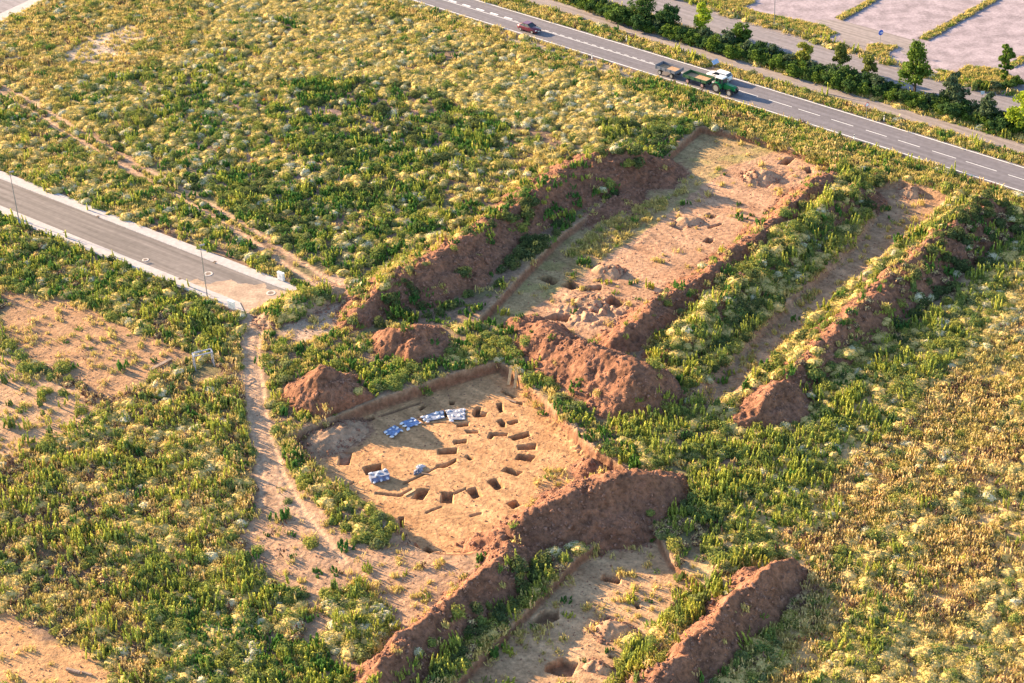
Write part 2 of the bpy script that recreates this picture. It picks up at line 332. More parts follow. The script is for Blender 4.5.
PITS = [(atn(p, z), d, z) for z, d, ps in (
 (ZM, .75, [
  [(340, 452.7), (352.6, 452), (349.3, 465), (338.5, 465)], [(363, 467), (381, 463.5), (382.5, 471), (366.5, 475)],
  [(418, 489), (430, 489), (422.5, 500), (412, 498.5)], [(442, 492), (453, 492), (452.5, 503.5), (440.7, 503)],
  [(466, 490), (475.3, 487), (482.5, 495.5), (474.3, 499)], [(487.6, 481.4), (496, 478), (504.6, 487), (496.8, 490.4)],
  [(506.5, 503.5), (516, 500), (523, 504.5), (513.4, 509)], [(502, 471), (506.5, 467), (523, 472), (517, 476)],
  [(438, 449.4), (457.3, 448), (456.7, 453.7), (438.6, 454.6)], [(453, 441), (466.5, 439), (466.5, 442.7), (454.8, 444.8)],
  [(464.5, 457), (467.5, 455), (474, 458.5), (470.4, 460.6)], [(437, 465.4), (447, 463), (456, 458.5), (457, 461), (447, 467.3), (437, 468.3)],
  [(399, 517), (404, 516.8), (404, 527), (399.7, 527.3)], [(413.8, 555), (427, 547), (443.4, 558), (431, 564.4)],
  [(472.5, 414.5), (476.4, 407), (481, 407), (480, 412.5), (487, 412.5), (485, 417), (475.4, 417.4)],
  [(496.5, 403.7), (502, 403), (502.7, 409.6), (504.3, 412), (499.8, 412.5)], [(497, 421), (501, 419), (505.6, 421), (505.3, 427), (502, 427)],
  [(506.6, 422), (517.4, 420), (519, 422.5), (510.5, 425)], [(490, 432), (508, 433), (506.6, 436), (494, 436), (491.4, 438.8), (488, 438)],
  [(508.6, 437), (528, 431.6), (531, 436), (514.5, 440.5)], [(517.4, 445.3), (536.3, 443.4), (535.5, 449.3), (518.4, 450.3)],
  [(518.4, 454), (536, 455.5), (531, 461.7), (515.4, 459.4)], [(456.8, 423.3), (468.5, 421.8), (468.5, 426), (457.8, 427)],
  [(464.6, 430), (478.3, 430.5), (478, 433), (467.6, 433.4)], [(501, 391.6), (504.7, 390.3), (516, 397), (513.5, 398.2)],
  [(509.6, 400.4), (522.7, 402.7), (522, 405), (511.5, 402)], [(449, 400.5), (454.6, 400.5), (454.6, 404.5), (450, 405)],
  [(417.5, 408.6), (422, 405), (427, 406), (420.4, 410.5)], [(352, 422), (372.5, 415.4), (375.5, 418.8), (356, 425)],
  [(420, 419), (445, 412), (462, 409.5), (463, 414), (446, 417), (424, 422)], [(391, 428), (398, 426), (402, 430), (394, 434)], [(404, 423), (413, 419.5), (418, 423), (408, 427)]]),
 (ZM, .25, [
  [(307, 452.5), (342, 435), (344, 438), (310, 456.4)], [(380, 414), (420, 401), (421, 403.5), (381, 417)],
  [(402, 483), (425, 472.5), (437, 466.8), (437.6, 468), (426, 474.5), (403, 485)], [(344, 485.5), (354, 481), (355, 482.5), (345, 487)],
  [(422, 423.5), (440, 421.5), (457, 423), (457, 424), (440, 422.8), (423, 425)], [(453, 493), (466, 487.5), (466.5, 489), (454, 495)],
  [(425, 512), (442, 505.5), (443, 507), (426, 514)], [(375, 492), (400, 494), (412, 488), (413, 490), (400, 497), (375, 494)], [(470, 515), (482, 512), (482, 514), (470, 517)]]),
 (ZS, .8, [
  [(538, 278.5), (548, 275), (559.5, 281), (553, 285)], [(561, 285), (571, 280), (582, 287), (572, 290)], [(583, 286.5), (602, 285), (601, 290), (584.5, 290.8)],
  [(598, 278), (617, 275.5), (618, 280), (598, 282)], [(604.5, 300), (612, 296), (628, 301), (617, 308.5), (607, 306)], [(586, 311), (592, 306), (603, 308.5), (597, 315)],
  [(543, 318.5), (556, 313.5), (571, 315), (567, 322)], [(704.5, 215.5), (709.5, 213), (718, 215.5), (712, 218.5)], [(669.5, 226), (677, 223.5), (686, 226), (682, 230.5)],
  [(703, 242), (708, 238), (714, 238.5), (711, 243.5)], [(708, 227), (721.5, 223), (721.5, 224.8), (709.5, 228.8)], [(778, 164), (787, 157), (795.5, 157.5), (787, 165.5)],
  [(750.6, 184.5), (760, 176.6), (777, 179.6), (767, 188)], [(803, 168), (810, 167), (813.7, 172.7), (808, 173.4)]]),
 (ZB, .7, [
  [(604, 574), (621, 577.5), (619.5, 584), (600, 580)], [(534.5, 617), (544.5, 609.5), (558, 609.5), (559.5, 618), (547, 626), (532, 621)],
  [(632.5, 603), (637, 602), (642, 608), (638, 609.5)], [(609.5, 654.5), (621, 658.5), (619.5, 661.5), (609, 657.5)], [(546, 664.5), (562, 657), (578, 663), (572, 676), (559.5, 676), (544.5, 671)]]),
) for p in ps]

flat = [(ROAD, .8), (PATH, .5), (STALL, .6), (CORNER, .5), (ACC, .5), (LOT, .5)]
RUTS = [atn([(-40, 62), (0, 84), (60, 118), (125, 158), (190, 192), (262, 236), (300, 262), (345, 290)]), atn([(-40, 72), (0, 92), (55, 126), (118, 163), (185, 200), (250, 240), (290, 268), (335, 296)]), atn([(247, 318), (246, 350), (248, 385), (252, 420), (260, 460), (262, 505)]), atn([(262, 318), (257, 350), (262, 390), (268, 430), (283, 475), (305, 515), (345, 562)])]
DIRT_TRACK = atn([(250, 318), (250, 350), (253, 385), (258, 420), (266, 460), (280, 492), (310, 520)])
RIM = atn([(556, 412), (572, 430), (590, 452), (606, 468)], -1)
def ground_z(X, Y):
    z = .16*(fbm(X/7, Y/7, 3, 1)-.5)*2+.10*(fbm(X/1.1, Y/1.1, 3, 2)-.5)*2
    f = np.ones(X.shape)
    for P, w in flat: f = np.minimum(f, sst(sdf(X, Y, P, 3.0)/1.6-.15))
    z = z*f-.05*(1-f)
    for P in RUTS:
        d, _ = dline(X, Y, P); z = z-.10*sst(1-d/.5)
    jx = .35*(fbm(X/1.6, Y/1.6, 3, 5)-.5)
    for n, P, dp, w in EXW:
        sd = sdf(X, Y, P, 4.0)+jx
        ww = np.full(X.shape, w)
        if n == 'main':
            px, py = PXc(X, Y)
            ww = w+1.2*sst((px-590)/20)*sst((py-470)/15)+3*sst((py-535)/15)
        if n == 'lane': ww = ww+.8
        t = np.clip(-sd/ww, 0, 1); t = np.where(ww < 1, t**.8, sst(t))
        fl = -dp+.05*(fbm(X/2.2, Y/2.2, 4, 9)-.5)*2+.03*(fbm(X/.5, Y/.5, 2, 8)-.5)*2
        if n == 'strip':
            px, py = PXc(X, Y)
            fl = fl+.45*sst((fbm(X/3, Y/3, 4, 19)-.42)*4)*sst(1-np.hypot((px-622)/48, (py-218)/30))*1.6
            fl = fl+1.1*(np.abs(fbm(X/1.3, Y/1.3, 4, 23)-.5)*2)*sst(1.25-np.hypot((px-592)/42, (py-303)/20))+.5*(fbm(X/1.0, Y/1.0, 3, 24)-.45)*sst(1.2-np.hypot((px-785)/32, (py-172)/16))
        z = z*(1-t)+fl*t
    d, _ = dline(X, Y, RIM); z = z+1.1*sst(1-d/2.2)*(np.abs(fbm(X/1.2, Y/1.2, 4, 27)-.5)*2+.12)
    for P, d, z0 in PITS:
        sd = sdf(X, Y, P, 1.0)+.12*(fbm(X/.6, Y/.6, 2, 31)-.5)-.04
        z = z-d*(1.15 if z0 == ZM else 1.5)*np.clip(-sd/.17, 0, 1)
    return z
def PXc(X, Y): return proj(X, Y, np.zeros_like(X))

# ------------------------------------------------------------------ spoil heaps
HEAPS = [ # name, label, crest [(px,py,height)], slope, roundness, base level
 ('earth_bank', 'long reddish earth bank with bushes on its flank, left of the stripped trench', [(352, 318, 1.0), (372, 292, 2.4), (398, 272, 3.3), (432, 257, 3.8), (462, 238, 3.5), (492, 217, 3.0), (530, 193, 3.1), (562, 166, 3.8), (600, 150, 4.0), (634, 148, 3.4), (650, 156, 2.0)], .62, .8, 0),
 ('earth_heap', 'small reddish earth cone at the foot of the long bank, above the pit', [(398, 329, 2.6), (415, 326, 3.2)], .72, .7, 0),
 ('earth_heap', 'bare conical brown earth heap on the left rim of the dug pit', [(318, 366, 4.1), (327, 368, 4.1)], .88, .5, 0),
 ('earth_heap', 'large brown earth heap with steep shaded face beyond the far pit corner', [(528, 316, 1.4), (548, 328, 2.6), (575, 341, 3.4), (600, 352, 4.2), (628, 362, 4.6), (644, 367, 4.2)], .84, .9, 0),
 ('earth_bank', 'straight narrow earth ridge along the right side of the stripped trench', [(612, 336, 1.8), (640, 316, 2.4), (667, 294, 2.5), (712, 266, 2.4), (742, 246, 2.4), (787, 206, 2.6), (822, 177, 2.7), (838, 172, 2.0)], .75, .4, 0),
 ('earth_bank', 'overgrown green bank between the narrow ridge and the stripped lane', [(672, 350, 1.2), (700, 318, 1.7), (745, 275, 2.1), (790, 230, 1.9), (830, 200, 2.1), (856, 184, 1.6)], .62, .9, 0),
 ('earth_bank', 'long bushy earth bank with bare brown crest beyond the stripped lane', [(792, 372, 1.8), (812, 350, 2.6), (842, 322, 2.9), (882, 286, 3.1), (920, 252, 3.3), (957, 222, 3.5), (987, 199, 3.9), (1005, 204, 2.8)], .76, .6, 0),
 ('earth_heap', 'small bare brown heap at the near end of the long bushy bank', [(744, 418, 1.2), (765, 398, 2.7), (783, 384, 3.0)], .78, .6, 0),
 ('earth_bank', 'high brown earth bank with a smooth shaded face at the near side of the pit', [(512, 528, 2.0), (535, 511, 3.0), (575, 489, 3.9), (612, 475, 4.4), (642, 468, 4.0), (660, 475, 2.4)], .86, .7, 0),
 ('earth_bank', 'jagged orange-brown earth bank running down to the bottom edge of the picture', [(494, 530, 1.6), (512, 541, 2.2), (490, 564, 3.0), (462, 590, 3.0), (430, 618, 2.7), (402, 643, 2.9), (374, 668, 2.9), (340, 700, 2.4)], .92, .35, 0),
 ('earth_bank', 'bare sharp-crested earth ridge at the bottom, right of the near trench', [(788, 563, 2.4), (768, 564, 3.3), (727, 606, 3.2), (692, 642, 3.2), (657, 678, 3.2), (620, 718, 3.0)], .98, .35, 0),
 ('earth_heap', 'small pointed earth heap in the right corner of the pit', [(593, 458, 1.3), (599, 463, .8)], .8, .2, -.9),
 ('earth_heap', 'light rocky heap beside a square pit in the middle of the stripped trench', [(603, 264, 1.1), (613, 265, 1.2)], .85, .4, -1),
 ('earth_heap', 'grey-brown heap at the near end of the stripped trench beside a dark pit', [(580, 298, .9), (595, 300, 1.1)], .8, .3, -1),
 ('earth_heap', 'low grey heap on the pink trench floor beside a small pit', [(686, 217, .8), (695, 217, .7)], .75, .6, -1),
 ('earth_heap', 'rounded brown heap behind the square pit at the far end of the trench', [(756, 171, 1.0), (768, 171, 1.1)], .7, .6, -1),
 ('earth_heap', 'pale crumbly heap on the floor of the near trench', [(610, 622, 1.2), (622, 626, 1.0)], .8, .3, -1),
 ('earth_heap', 'small reddish heap beside a narrow pit in the near trench', [(595, 662, .7), (602, 664, .7)], .8, .3, -1),
 ('earth_heap', 'tiny lit earth heap at the far end of the stripped lane', [(912, 186, 1.2)], .7, .3, -.8),
 ('earth_heap', 'slumped earth against the left wall of the pit', [(322, 433, 1.3), (345, 424, 1.2)], .5, .8, -1.5),
 ('earth_bank', 'low yellow-grassed hump beside the end of the street', [(272, 313, .8), (298, 300, 1.2), (325, 288, 1.1)], .5, .8, 0),
 ('earth_heap', 'bush-topped hump of earth on the left lip of the pit', [(352, 510, .5), (375, 514, .8), (394, 532, .5)], .45, .8, 0),
 ('earth_heap', 'reddish lumpy earth in the shaded middle of the stripped trench', [(592, 212, .9), (622, 196, 1.1)], .35, .8, -1),
]
HW = []
for nm, lb, cr, sl, rd, bz in HEAPS:
    P = [at(p[0], p[1], bz+p[2]) for p in cr]; hs = [bz+p[2] for p in cr]
    if len(P) == 1: P = P+[(P[0][0]+.1, P[0][1])]; hs = hs*2
    HW.append((nm, lb, np.array(P), np.array(hs), sl, rd, bz))
def heap_z(X, Y, h, k):
    nm, lb, P, hs, sl, rd, bz = h
    big = max(hs)-bz > 2
    wx = X+(1.3 if big else .4)*(fbm(X/3.3, Y/3.3, 3, 40+k)-.5)*2; wy = Y+(1.3 if big else .4)*(fbm(X/3.3, Y/3.3, 3, 80+k)-.5)*2
    d, hh = dline(wx, wy, P, hs)
    z = hh-sl*(np.sqrt(d*d+rd*rd)-rd)
    a = .42 if big else .15
    if bz == 0 and k not in (8, 9): z = z-5*sst((.5-sdf(X, Y, EXW[0][1], 3.0))/.6)
    z = z+a*1.15*(fbm(X/1.5, Y/1.5, 4, 60+k)-.5)*2+.42*(fbm(X/.5, Y/.5, 3, 61)-.5)+(.35 if big else .1)*(np.abs(fbm(X/1.1, Y/2.3, 3, 63)-.5)*-2)+(.5 if big else 0)*(fbm(X/6, Y/6, 2, 62+k)-.5)
    return z
def heap_all(X, Y):
    z = np.full(X.shape, -9.0)
    for k, h in enumerate(HW):
        P, hs, sl, bz = h[2], h[3], h[4], h[6]; pad = (max(hs)-bz)/sl+3
        m = (X > P[:, 0].min()-pad) & (X < P[:, 0].max()+pad) & (Y > P[:, 1].min()-pad) & (Y < P[:, 1].max()+pad)
        if m.any():
            q = heap_z(X[m], Y[m], h, k); z[m] = np.maximum(z[m], q)
    return z

# ------------------------------------------------------------------ ground colour zones
def C(*a): return np.array(a, float)
soil = C(.24, .155, .105); tanc = C(.50, .33, .20)
CZ = [ # poly px, colour, feather m, noise m
 ([(-80, 10), (0, 20), (60, 0), (200, 0), (190, 60), (130, 100), (60, 130), (0, 75), (-80, 60)], C(.46, .33, .19), 4, 5),
 ([(66, 55), (95, 38), (130, 28), (142, 38), (110, 60), (75, 66)], C(.56, .43, .32), 1.5, 1.5),
 ([(180, 95), (300, 90), (420, 110), (430, 160), (300, 200), (190, 180)], C(.27, .185, .16), 5, 4),
 ([(0, 290), (60, 292), (130, 325), (195, 350), (160, 378), (110, 398), (60, 375), (0, 345)], C(.39, .23, .13), .8, 2.5),
 ([(-40, 350), (0, 348), (60, 378), (108, 405), (70, 440), (20, 458), (0, 480), (-40, 480)], C(.48, .30, .18), .8, 2.5),
 ([(-40, 600), (0, 612), (50, 635), (105, 660), (125, 700), (-40, 720)], C(.50, .285, .14), .6, 2.5),
 ([(246, 312), (262, 316), (260, 370), (268, 420), (290, 465), (322, 500), (352, 530), (400, 543), (440, 552), (480, 545), (505, 540), (470, 585), (420, 625), (380, 660), (345, 700), (300, 700), (296, 650), (310, 610), (290, 592), (250, 570), (240, 540), (258, 505), (258, 460), (247, 420), (243, 370)], C(.42, .26, .165), 1.0, 3.0),
 ([(262, 318), (300, 345), (330, 330), (345, 312), (365, 290), (345, 275), (320, 280), (300, 290)], C(.46, .32, .23), .8, 2),
 ([(240, 312), (305, 283), (318, 290), (262, 322), (250, 325)], C(.55, .40, .29), .4, .8),
 ([(365, 0), (700, 110), (980, 200), (1100, 235), (1100, 250), (940, 196), (700, 125), (500, 60), (330, 0)], C(.30, .27, .10), 1, 2),
 ([(395, 0), (560, 50), (660, 80), (640, 84), (560, 62), (480, 35), (380, 5)], C(.36, .29, .22), .8, 1.2),
 ([(690, 560), (800, 440), (1024, 240), (1100, 200), (1100, 720), (640, 720)], C(.58, .40, .20), 2, 3),
 ([(760, 0), (830, 26), (842, 35), (828, 39.5), (800, 33), (700, 5), (690, -10), (745, -4), (752, 8)], C(.38, .29, .13), .2, .3),
]
CZW = [(atn(p), c, f, n) for p, c, f, n in CZ]
FLOORS = {'main': C(.51, .29, .145), 'strip': C(.40, .275, .14), 'lane': C(.42, .255, .15), 'south': C(.50, .31, .175)}
PINK = atn([(510, 330), (545, 300), (600, 262), (640, 236), (690, 195), (735, 165), (780, 150), (836, 163), (818, 183), (760, 232), (700, 275), (650, 315), (612, 348)], -1)
def ground_col(X, Y, Z):
    n = X.shape
    big = fbm(X/9, Y/9, 4, 3); med = fbm(X/2.2, Y/2.2, 4, 4); fin = fbm(X/.7, Y/.7, 3, 6)
    c = soil[None]*np.ones(n+(1,))
    c = c*(.8+.4*big[..., None])
    green = C(.15, .17, .06)
    m = sst((fbm(X/5, Y/5, 4, 21)-.5)*6)[..., None]*.5; c = c*(1-m)+green*m
    wob = (fbm(X/2.5, Y/2.5, 4, 77)-.5)*2
    for P, cc, f, nz in CZW:
        sd = sdf(X, Y, P, 8.0)+wob*nz
        t = sst(.5-sd/(2*f))[..., None]
        c = c*(1-t)+cc*(.86+.28*med[..., None])*t
    for n_, P, dp, w in EXW:
        sd = sdf(X, Y, P, 4.0)
        # bare scraped rim
        t = sst(1-(sd+wob*.6)/1.3)[..., None]*.75; c = c*(1-t)+C(.44, .28, .17)*t
        t = sst(-sd/(.3 if w < 1 else 1)+.2)[..., None]
        base = FLOORS[n_]*np.ones(n+(1,))
        if n_ == 'strip':
            q = sst(.5-(sdf(X, Y, PINK, 6)+wob*.8)/.6)[..., None]; base = base*(1-q)+C(.46, .275, .17)*q
            gg = (sst((fbm(X/3, Y/3, 3, 50)-.5)*5)*(1-q[..., 0]))[..., None]; base = base*(1-gg)+C(.33, .26, .11)*gg
        # trowel and machine scrape marks, damp patches
        k = fbm((X*.8+Y*.6)/.6, (Y*.8-X*.6)/5, 4, 71); k2 = fbm((X*.8-Y*.6)/6, (Y*.8+X*.6)/1.1, 4, 73)
        base = base*(.45+.55*k+.55*k2)[..., None]
        dm = sst((fbm(X/4, Y/4, 4, 90)-.55)*7)[..., None]*.35; base = base*(1-dm*C(.25, .38, .45))
        # wall faces show redder subsoil
        wl = (sst(-sd/.05+.3)*sst(1.7-(-sd)/max(w, .4)))[..., None] if w < .6 else 0*t
        base = base*(1-wl)+C(.26, .13, .075)*wl
        c = c*(1-t)+base*t
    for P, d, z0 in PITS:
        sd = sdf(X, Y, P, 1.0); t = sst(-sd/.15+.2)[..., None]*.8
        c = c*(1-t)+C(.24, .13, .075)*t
    for P in RUTS:
        d, _ = dline(X, Y, P); t = (sst(1.25-(d+wob*.3)/.6)*.85)[..., None]; c = c*(1-t)+C(.54, .35, .23)*t
    d, _ = dline(X, Y, DIRT_TRACK); t = (sst(1.3-(d+wob*.5)/1.1)*.7)[..., None]; c = c*(1-t)+C(.50, .33, .22)*t
    hz = heap_all(X, Y); t = sst((hz-Z)/.5+1.0)[..., None]*.9; c = c*(1-t)+C(.32, .175, .11)*t
    return np.clip(c*(.82+.36*fin[..., None]), 0, 1)

def axis(a0, f0, f1, a1, fine, mid, m0, m1):
    parts = [np.linspace(a0, m0, 14)[:-1], np.arange(m0, f0, mid), np.arange(f0, f1, fine), np.arange(f1, m1, mid), np.linspace(m1, a1, 14)]
    return np.concatenate(parts)
xa = axis(-2500, -40, 78, 2500, .2, .4, -115, 125); ya = axis(-200, 148, 312, 6000, .2, .4, 136, 400)
def refine(a, lo, hi, st): return np.concatenate([a[a < lo], np.arange(lo, hi, st), a[a > hi]])
xa = refine(xa, -30, 24, .12); xa = refine(xa, 24.05, 66, .16); ya = refine(ya, 148, 215, .12); ya = refine(ya, 215.05, 300, .16)
GX, GY = np.meshgrid(xa, ya)
GZ = ground_z(GX, GY)
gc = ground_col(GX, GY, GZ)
ny, nx = GX.shape; idx = np.arange(nx*ny).reshape(ny, nx)
F = np.stack([idx[:-1, :-1], idx[:-1, 1:], idx[1:, 1:], idx[1:, :-1]], -1).reshape(-1, 4)
me = mesh_np('ground', np.stack([GX, GY, GZ], -1).reshape(-1, 3), F, mat=M['ground'], smooth=True)
ca = me.color_attributes.new('Col', 'FLOAT_COLOR', 'POINT')
ca.data.foreach_set('color', np.concatenate([gc.reshape(-1, 3), np.ones((nx*ny, 1))], 1).astype(np.float32).ravel())
tag(link('ground', me), kind='structure')

for k, h in enumerate(HW):
    nm, lb, P, hs, sl, rd, bz = h; pad = (max(hs)-bz)/sl+2.5; st = .18
    xs = np.arange(P[:, 0].min()-pad, P[:, 0].max()+pad, st); ys = np.arange(P[:, 1].min()-pad, P[:, 1].max()+pad, st)
    X, Y = np.meshgrid(xs, ys); Z = heap_z(X, Y, h, k)
    lim = ground_z(X, Y)-.25
    ok = Z > lim; Zc = np.maximum(Z, lim-.6)
    i = np.arange(X.size).reshape(X.shape)
    f = np.stack([i[:-1, :-1], i[:-1, 1:], i[1:, 1:], i[1:, :-1]], -1).reshape(-1, 4); okf = ok.ravel()[f].any(1); f = f[okf]
    u, inv = np.unique(f, return_inverse=True); co = np.stack([X.ravel()[u], Y.ravel()[u], Zc.ravel()[u]], -1)
    o0 = np.array([P[:, 0].mean(), P[:, 1].mean(), bz]); co = co-o0
    me = mesh_np(nm, co, inv.reshape(-1, 4), mat=M['heap_pale'] if (bz <= -.8 and k not in (11, 22)) or k in (20, 21) else M['heap'], smooth=True)
    tag(link(nm, me, loc=tuple(o0)), lb, 'earth bank' if 'bank' in nm else 'earth heap')

# ------------------------------------------------------------------ roads
def sheet(name, P, z0, z1, mat, parent=None, kind='structure'):
    b = MB(); b.prism(P, z0, z1); o = b.build(name, mat, parent)
    if not parent: tag(o, kind=kind)
    return o
sheet('road', ROAD, -.3, .02, M['asphalt'])
mk = MB()
for o_ in (-hw, hw): 
    P = road_strip(o_-.09, o_+.09); mk.prism(P, .0205, .026)
def rdash(mb, s0, s1, off, w):
    n = max(2, int((s1-s0)/2)+1); t = np.linspace(s0, s1, n)
    a = [road_at(x, off-w/2)[0] for x in t]; b = [road_at(x, off+w/2)[0] for x in t]; mb.prism(a+b[::-1], .0205, .026)
rdash(mk, s_of(400, -10), s_of(664, 68), -.12, .13)
for x0, y0, x1, y1 in [(768, 100.5, 790, 108), (797, 110, 818, 117), (830, 120, 852, 127), (864, 131, 885.5, 137.5), (897, 141, 919, 147.5), (932, 151, 955.5, 159), (967, 161, 997, 171), (1009, 174, 1033, 181), (670, 70, 690, 77), (703, 80, 723, 86), (736, 90, 757, 97)]:
    rdash(mk, s_of(x0, y0), s_of(x1, y1), 0, .13)
s0 = s_of(395, -15)
for i in range(9): rdash(mk, s0+i*3.6, s0+i*3.6+1.9, .45, .5)
for i in range(26): rdash(mk, s_of(510, 17)+i*1.9, s_of(510, 17)+i*1.9+1.0, .22, .12)
tag(mk.build('road_markings', M['white_line']), kind='structure')
sheet('path', PATH, -.3, .02, M['path'])
sheet('street', STREET, -.3, .012, M['street'])
es = at(225, 290); 
sp_ = atn([(180, 283), (200, 279), (215, 284), (232, 280), (250, 287), (262, 285), (272, 290), (291, 291.5), (268, 303), (247, 314), (240, 303.3), (215, 294.5), (186, 283.5)])
q_ = resamp(np.vstack([sp_, sp_[:1]]), 90)[:-1]; inner = np.arange(90-1) < 52
q_ = q_+np.where(inner[:, None], np.stack([fbm(q_[:, 0]*1.3, q_[:, 1]*1.3, 3, 5)-.5, fbm(q_[:, 0]*1.3, q_[:, 1]*1.3, 3, 6)-.5], 1)*2.2, 0); sp_ = q_
sheet('sandy_patch', sp_, .0, .018, soil_mat('street_sand', use_attr=False, base=(.46, .33, .24), fine=12, amp=.35, bump=.02))
for P in (SWT, SWL): sheet('pavement', P, -.3, .12, M['pave'])
# kerb stones in front of the pavements
for L0, sg in ((stTopI, 1), (stLowI, -1)):
    A = atn(L0); b = MB(); A2 = A.copy(); d = A[-1]-A[0]; d = d/np.linalg.norm(d); nn = np.array([-d[1], d[0]])*(-sg)
    b.prism(np.concatenate([A+nn*.003, (A+nn*.14)[::-1]]), -.2, .105); tag(b.build('kerb', M['kerb']), kind='structure')
sheet('pavement', CORNER, -.3, .08, M['pave']); sheet('street', CORNER_IN, .02, .085, M['access'])
sheet('access_road', ACC, -.3, .012, M['access']); sheet('pavement', SWA, -.3, .10, M['path'])
sheet('gravel_lot', LOT, -.3, .02, M['lot'])
drv = atn([(832, 20), (843, 21), (880, 31), (909, 39), (925, 46), (905, 56), (896, 46), (870, 41), (862, 52), (846, 44), (838, 34), (825, 26), (815, 20)])
sheet('driveway', drv, .0, .03, M['path'])
M['verge'] = soil_mat('dry_turf', use_attr=False, base=(.36, .28, .10), fine=10, amp=.4, bump=.05)
ISL = [[(720, 8), (690, -3), (690, -12), (745, -12), (756, 3), (742, 8), (768, 14.5), (825, 26), (839, 34), (828, 38), (800, 32)],
       [(866, 50), (868, 45.5), (874, 43.5), (898, 46.5), (888, 54), (892, 60), (876, 56), (867, 54)],
       [(933, 69), (957, 73), (967, 66), (998, 69), (1021, 81), (1012, 87.5), (996, 89.5), (978, 87), (966, 83), (945, 77)]]
ISW = [atn(p) for p in ISL]
for P in ISW:
    sheet('grass_island', P, -.1, .10, M['verge'])
KE = [[(835, 18), (871, -1), (880, -1), (843, 21)], [(918, 38.5), (990, -1), (1001, -1), (928, 41)], [(1009, 64), (1040, 47), (1050, 49), (1014, 68)]]
for p in KE:
    P = atn(p); sheet('grass_strip', P, -.1, .07, M['verge'])
    b = MB()
    for i, j in ((0, 1), (2, 3)):
        a = Vector(P[i]); c = Vector(P[j]); d = (c-a).normalized(); n_ = Vector((-d.y, d.x))*.12
        b.prism([a+n_, c+n_, c-n_, a-n_], -.1, .16)
    tag(b.build('kerb', simple('dark_kerb', (.13, .12, .13), .9, var=.2)), kind='structure')
for P in ISW:
    n = len(P); b = MB()
    for i in range(n):
        a = Vector(P[i]); c = Vector(P[(i+1) % n]); d = (c-a).normalized(); n_ = Vector((-d.y, d.x))*.08; e = d*.0
        b.prism([a+n_-e, c+n_+e, c-n_+e, a-n_-e], -.1, .13)
    tag(b.build('kerb', M['path']), kind='structure')

# ------------------------------------------------------------------ plant prototypes
def quads(P, Nn, sz, asp=1.0, up=None, jit=.6, seed=0):
    """leaf quads at P, roughly facing Nn"""
    r = np.random.default_rng(seed); n = len(P)
    nn = Nn+jit*r.normal(size=(n, 3)); nn /= np.linalg.norm(nn, axis=1)[:, None]+1e-9
    a = r.normal(size=(n, 3)) if up is None else up+.15*r.normal(size=(n, 3))
    u = a-(a*nn).sum(1)[:, None]*nn; u /= np.linalg.norm(u, axis=1)[:, None]+1e-9; v = np.cross(nn, u)
    s = (sz*(.6+.8*r.random(n)))[:, None]; u = u*s*asp/2; v = v*s/2
    co = np.stack([P-u*1.0, P+v*.9+u*.1, P+u*1.0, P-v*.9+u*.1], 1).reshape(-1, 3)
    return co, np.arange(4*n).reshape(n, 4)
def join(parts):
    """parts: list of (co, f, matindex)"""
    co = []; fs = []; mi = []; k = 0
    for c, f, m in parts: co.append(c); fs.append(f+k); mi += [m]*len(f); k += len(c)
    return np.concatenate(co), np.concatenate(fs), np.array(mi, np.int32)
def pmesh(name, parts, mats):
    co, f, mi = join(parts); me = mesh_np(name, co, f, mat=mats); me.polygons.foreach_set('material_index', mi); return me
def core(rx, rz, seg=8, lev=4, sink=.15, seed=0):
    r = random.Random(seed); V = []; f = []
    for j in range(lev+1):
        a = (j/lev)*math.pi/2
        for i in range(seg):
            t = i*2*math.pi/seg; q = .9+.2*r.random(); V.append((rx*math.cos(a)*math.cos(t)*q, rx*math.cos(a)*math.sin(t)*q, rz*math.sin(a)*q-sink))
    for j in range(lev):
        for i in range(seg): f.append((j*seg+i, j*seg+(i+1) % seg, (j+1)*seg+(i+1) % seg, (j+1)*seg+i))
    return np.array(V), np.array(f)
def explode(co, f):
    return co[f].reshape(-1, 3), np.arange(f.size).reshape(f.shape)
def dome_core(rx, rz, seed, seg=13, lev=6):
    r = np.random.default_rng(seed); ph = r.random(6)*6.28; V = []; f = []
    for j in range(lev+1):
        a = -.12+(j/lev)*(math.pi/2+.12)
        for i in range(seg):
            t = i*2*math.pi/seg; q = 1+.13*math.sin(2*t+ph[0])+.11*math.sin(3*t+ph[1]+2*a)+.10*math.sin(5*t+ph[2]+4*a)+.05*r.normal()
            V.append((rx*math.cos(a)*math.cos(t)*q, rx*math.cos(a)*math.sin(t)*q, rz*math.sin(a)*(.9+.2*q-.1)))
    for j in range(lev):
        for i in range(seg): f.append((j*seg+i, j*seg+(i+1) % seg, (j+1)*seg+(i+1) % seg, (j+1)*seg+i))
    return np.array(V), np.array(f)
def spindle(base, top, rad, seed, seg=5, lev=4):
    r = np.random.default_rng(seed); V = []; f = []; base = np.array(base); top = np.array(top)
    for j in range(lev+1):
        t = j/lev; rr = rad*(.35+.65*math.sin(math.pi*min(1, t*.85+.18)))*(1 if j < lev else .15); c = base+(top-base)*t
        for i in range(seg): a = i*2*math.pi/seg+j*.5; q = rr*(.75+.5*r.random()); V.append((c[0]+q*math.cos(a), c[1]+q*math.sin(a), c[2]+.02*r.normal()))
    for j in range(lev):
        for i in range(seg): f.append((j*seg+i, j*seg+(i+1) % seg, (j+1)*seg+(i+1) % seg, (j+1)*seg+i))
    return explode(np.array(V), np.array(f))
